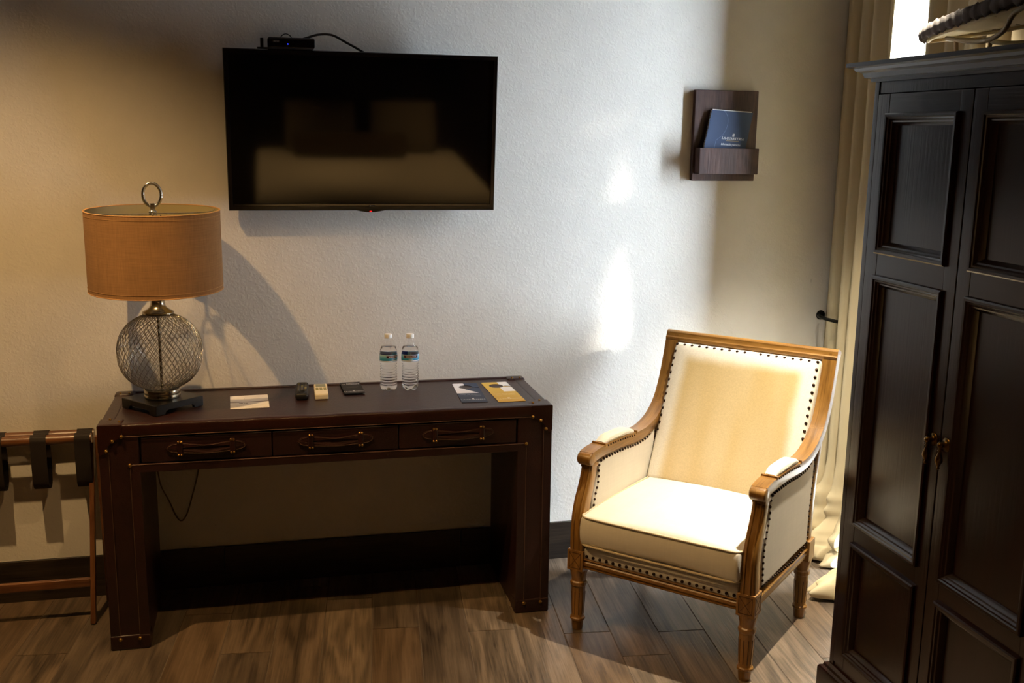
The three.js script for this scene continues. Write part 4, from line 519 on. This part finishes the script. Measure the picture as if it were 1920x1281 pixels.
// ------------------------------------------------------------------ wall rack with booklet
{
  const o = thing('wall_rack', 'dark brown wooden wall rack with a shallow pocket', 'wall rack', [2.476, 1.549, 0]);
  obj('backboard', sbox(-0.1335, 0.1335, 0, 0.35, 0.0005, 0.024, 0.003), M.holder, o);
  obj('pocket', [sbox(-0.124, 0.126, 0.027, 0.128, 0.062, 0.07, 0.002), sbox(-0.124, -0.116, 0.027, 0.128, 0.022, 0.066, 0.002), sbox(0.118, 0.126, 0.027, 0.128, 0.022, 0.066, 0.002), sbox(-0.124, 0.126, 0.027, 0.035, 0.022, 0.066, 0.002)], M.holder, o);
}
{
  const o = thing('booklet', 'dark blue spiral-bound information booklet standing in the wall rack', 'booklet', [2.448, 1.586, 0.045]);
  const lean = (g, k = 0.2) => { const p = g.attributes.position; for (let i = 0; i < p.count; i++) { const x = p.getX(i), y = p.getY(i); p.setX(i, x + k * y); p.setY(i, y - 0.05 * (x + k * y)); p.setZ(i, p.getZ(i) - 0.05 * y); } g.computeVertexNormals(); return g; };
  const w = 0.175, h = 0.235, cover = print(512, 690, (c, a, b) => { c.fillStyle = '#2f4468'; c.fillRect(0, 0, a, b); c.strokeStyle = '#6f86ab'; c.lineWidth = 3; c.beginPath(); c.moveTo(150, 0); c.bezierCurveTo(260, 70, 240, 230, 180, 290); c.bezierCurveTo(150, 320, 130, 330, 128, 345); c.lineTo(128, b); c.stroke(); logo(c, 330, 320, 36, '#eef0f4'); c.fillStyle = '#b9a06a'; c.fillRect(250, 332, 160, 5); c.fillStyle = '#e8ebf2'; c.font = 'bold 32px sans-serif'; c.textAlign = 'center'; c.fillText('Información y servicios', 320, 388, 240); });
  const fc = fitUV(span(-w / 2, w / 2, 0, h, 0.005, 0.0057)); obj('cover', lean(fc), cover, o, 'y', true);
  obj('pages', lean(span(-w / 2 + 0.004, w / 2 - 0.006, 0.002, h + 0.003, -0.003, 0.0046)), M.paper, o);
  obj('back_cover', lean(span(-w / 2, w / 2 - 0.002, 0, h, -0.0042, -0.0034)), M.paper, o);
  const coils = []; for (let i = 0; i < 22; i++) coils.push(T(new THREE.TorusGeometry(0.0056, 0.0008, 6, 14).rotateX(Math.PI / 2), -w / 2 + 0.001, 0.006 + i * 0.0105, 0.001)); obj('spiral', coils.map((g) => lean(g)), M.iron, o);
}

// ------------------------------------------------------------------ luggage rack (folded, leaning on the wall)
{
  const o = thing('luggage_rack', 'folded wooden luggage rack with dark straps leaning left of the desk', 'luggage rack', [-0.33, 0, 0]);
  const xe = 0.405, by = 0.636, zr = 0.032, zf = 0.088;
  obj('top_bar', rod([-xe, by, zf], [xe, by, zf], 0.0175, 0.0175, 18), M.rackWood, o, 'x'); obj('top_bar', rod([-xe, by, zr], [xe, by, zr], 0.0175, 0.0175, 18), M.rackWood, o, 'x');
  const leg = (a, b) => { const A = V(...a), B = V(...b); return sweep([A, B], rr(0.018, 0.026, 0.005, 2), V(1, 0, 0)); };
  for (const s of [-1, 1]) { obj('leg', leg([s * (xe - 0.008), 0.002, 0.245], [s * (xe - 0.008), by - 0.014, zr + 0.004]), M.rackWood, o); obj('leg', leg([s * (xe + 0.02), 0.002, 0.06], [s * (xe + 0.02), by + 0.006, zf]), M.rackWood, o); }
  obj('stretcher', sbox(-xe + 0.01, xe - 0.016, 0.122, 0.154, 0.188, 0.206, 0.004), M.rackWood, o, 'x');
  for (const cx of [0.375, 0.23, 0.085, -0.06, -0.205, -0.35]) {
    const w = 0.026, path = []; for (let i = 0; i <= 10; i++) { const a = Math.PI * (1 - i / 10) ; path.push(V(cx, by + 0.0195 * Math.sin(a), zr + 0.0195 * Math.cos(a))); } path.reverse();
    const p2 = [[zf + 0.0195, by - 0.012], [zf + 0.02, by - 0.06], [zf + 0.018, by - 0.12], [zf + 0.01, by - 0.165], [zf - 0.012, by - 0.182], [zr + 0.012, by - 0.176], [zr + 0.002, by - 0.14], [zr - 0.001, by - 0.06], [zr - 0.006, by - 0.028], [zr - 0.0195, by - 0.004]];
    const loop = [V(cx, by + 0.0195, zf), ...[20, 50, 80].map((d) => V(cx, by + 0.0195 * Math.cos(R(d)), zf + 0.0195 * Math.sin(R(d))))]; const full = new THREE.CatmullRomCurve3([V(cx, by - 0.002, zf - 0.0205), V(cx, by + 0.014, zf - 0.0145), ...loop, ...p2.slice(0, 8).map(([z, y]) => V(cx, y, z)), V(cx, by - 0.004, zr + 0.0195), V(cx, by + 0.014, zr + 0.014), V(cx, by + 0.0195, zr), V(cx, by + 0.014, zr - 0.0145)], false, 'centripetal').getSpacedPoints(70);
    obj('strap', sweep(full, [[-w, -0.001], [w, -0.001], [w, 0.001], [-w, 0.001]], V(1, 0, 0)), M.strap, o);
  }
}
tag(obj('power_cord', tube([[0.285, 0.6, 0.03], [0.284, 0.5, 0.022], [0.292, 0.42, 0.012], [0.318, 0.355, 0.009], [0.345, 0.285, 0.009], [0.358, 0.272, 0.009], [0.375, 0.29, 0.009], [0.405, 0.38, 0.01], [0.428, 0.47, 0.012], [0.434, 0.56, 0.016], [0.436, 0.61, 0.02]], 0.0026, 90, 6), M.cordM), 'thin olive power cord hanging in a loop under the desk', 'cord');

// ------------------------------------------------------------------ bed behind the camera (seen mirrored in the television)
{
  const o = thing('bed', 'wide bed with cream bedspread, seen only mirrored in the television screen', 'bed', [1.55, 0, 4.95]);
  obj('base', sbox(-0.88, 0.88, 0.0, 0.3, -1.08, 1.13, 0.01), M.bedBase, o);
  obj('mattress', T(soft(1.84, 0.32, 2.26, 0.06, [10, 3, 12]), 0, 0.44, 0.0), M.bedding, o);
  obj('headboard', sbox(-1.0, 1.0, 0.0, 1.35, 1.15, 1.235, 0.015), M.headboard, o);
}
function pillow(name, label, m, w, h, d, p, rx) { const o = obj(name, soft(w, h, d, 0.03, [14, 10, 3], (q) => { const k = clamp(1 - (2 * q.x / w) ** 4, 0, 1) * clamp(1 - (2 * q.y / h) ** 4, 0, 1); q.z *= 0.35 + 0.9 * Math.sqrt(k); }), m); o.position.set(...p); o.rotation.x = rx; tag(o, label, 'pillow'); }
pillow('pillow', 'cream square pillow propped at the left of the bed head, mirrored in the screen', M.pillowCase, 0.62, 0.46, 0.16, [1.2, 0.83, 5.93], 0.32);
pillow('pillow', 'cream square pillow propped at the right of the bed head, mirrored in the screen', M.pillowCase, 0.62, 0.46, 0.16, [1.95, 0.83, 5.93], 0.32);
pillow('pillow', 'brown bolster cushion lying across the bed in front of the pillows', M.cushion, 1.0, 0.2, 0.2, [1.45, 0.71, 5.66], 0.2);
{ const g = grid(260, 6, (s, t) => V(2.98 + 0.045 * Math.sin(s * 6.283 * 15) + 0.012 * Math.sin(s * 97), 2.72 - 2.7 * t, 2.6 + 3.3 * s)); const o = thing('curtain', 'wide beige curtain beside the bed, seen only mirrored in the television', 'curtain', [0, 0, 0]); obj('cloth', g, M.curtain, o); }

// ------------------------------------------------------------------ unseen foliage added outside the window, its gaps placed to shape two sun flecks
{
  const o = thing('added_shrub', 'unseen leafy screen added outside the window to shape the sun flecks', 'added_shrub', [4.3, -0.3, 1.15]), r = rng(71), leaves = [];
  const hole = (y, z) => { const t = clamp((y - 1.72) / 0.42, 0, 1); return (y > 1.74 && y < 2.12 && z < lerp(0.895, 0.862, t * t)) || (y > 2.32 && y < 2.43 && z < 0.872); };
  for (let i = 0; i < 7000; i++) { const z = 0.72 + r() * 0.8, y = 0.7 + r() * 2.6, x = 4.15 + r() * 0.3, L = 0.022 + r() * 0.012, dx = x - 4.3; const z0 = z - dx * 0.397, y0 = y - dx * 0.377; let bad = false; for (let k = 0; k < 12 && !bad; k++) bad = hole(y0 + L * 0.65 * Math.sin(k * 0.5236), z0 + L * 0.65 * Math.cos(k * 0.5236)); if (bad || hole(y0, z0)) { r(); r(); continue; } const g = new THREE.CircleGeometry(L, 7); g.scale(1, 0.8, 1); g.rotateZ(r() * 6.28); g.rotateX((r() - 0.5) * 0.9); g.rotateY(Math.PI / 2 + (r() - 0.5) * 0.9); T(g, dx, y + 0.3, z - 1.15); leaves.push(g); }
  const f = obj('foliage', leaves, M.leaf, o); f.userData.kind = 'stuff'; obj('stem', [rod([0, 0, 0.1], [0, 1.4, 0], 0.03, 0.02), rod([0, 1.2, 0], [0.05, 3.2, -0.1], 0.02, 0.008), rod([0, 1.1, 0.02], [-0.04, 3.0, 0.25], 0.018, 0.007)], M.bark, o);
  struct('ground_outside', span(3.52, 9, -0.45, -0.3, -4, 6), M.grout);
}

scene.traverse((q) => { if (q.isMesh) { q.castShadow = true; q.receiveShadow = true; } });
renderer.render(scene, camera);
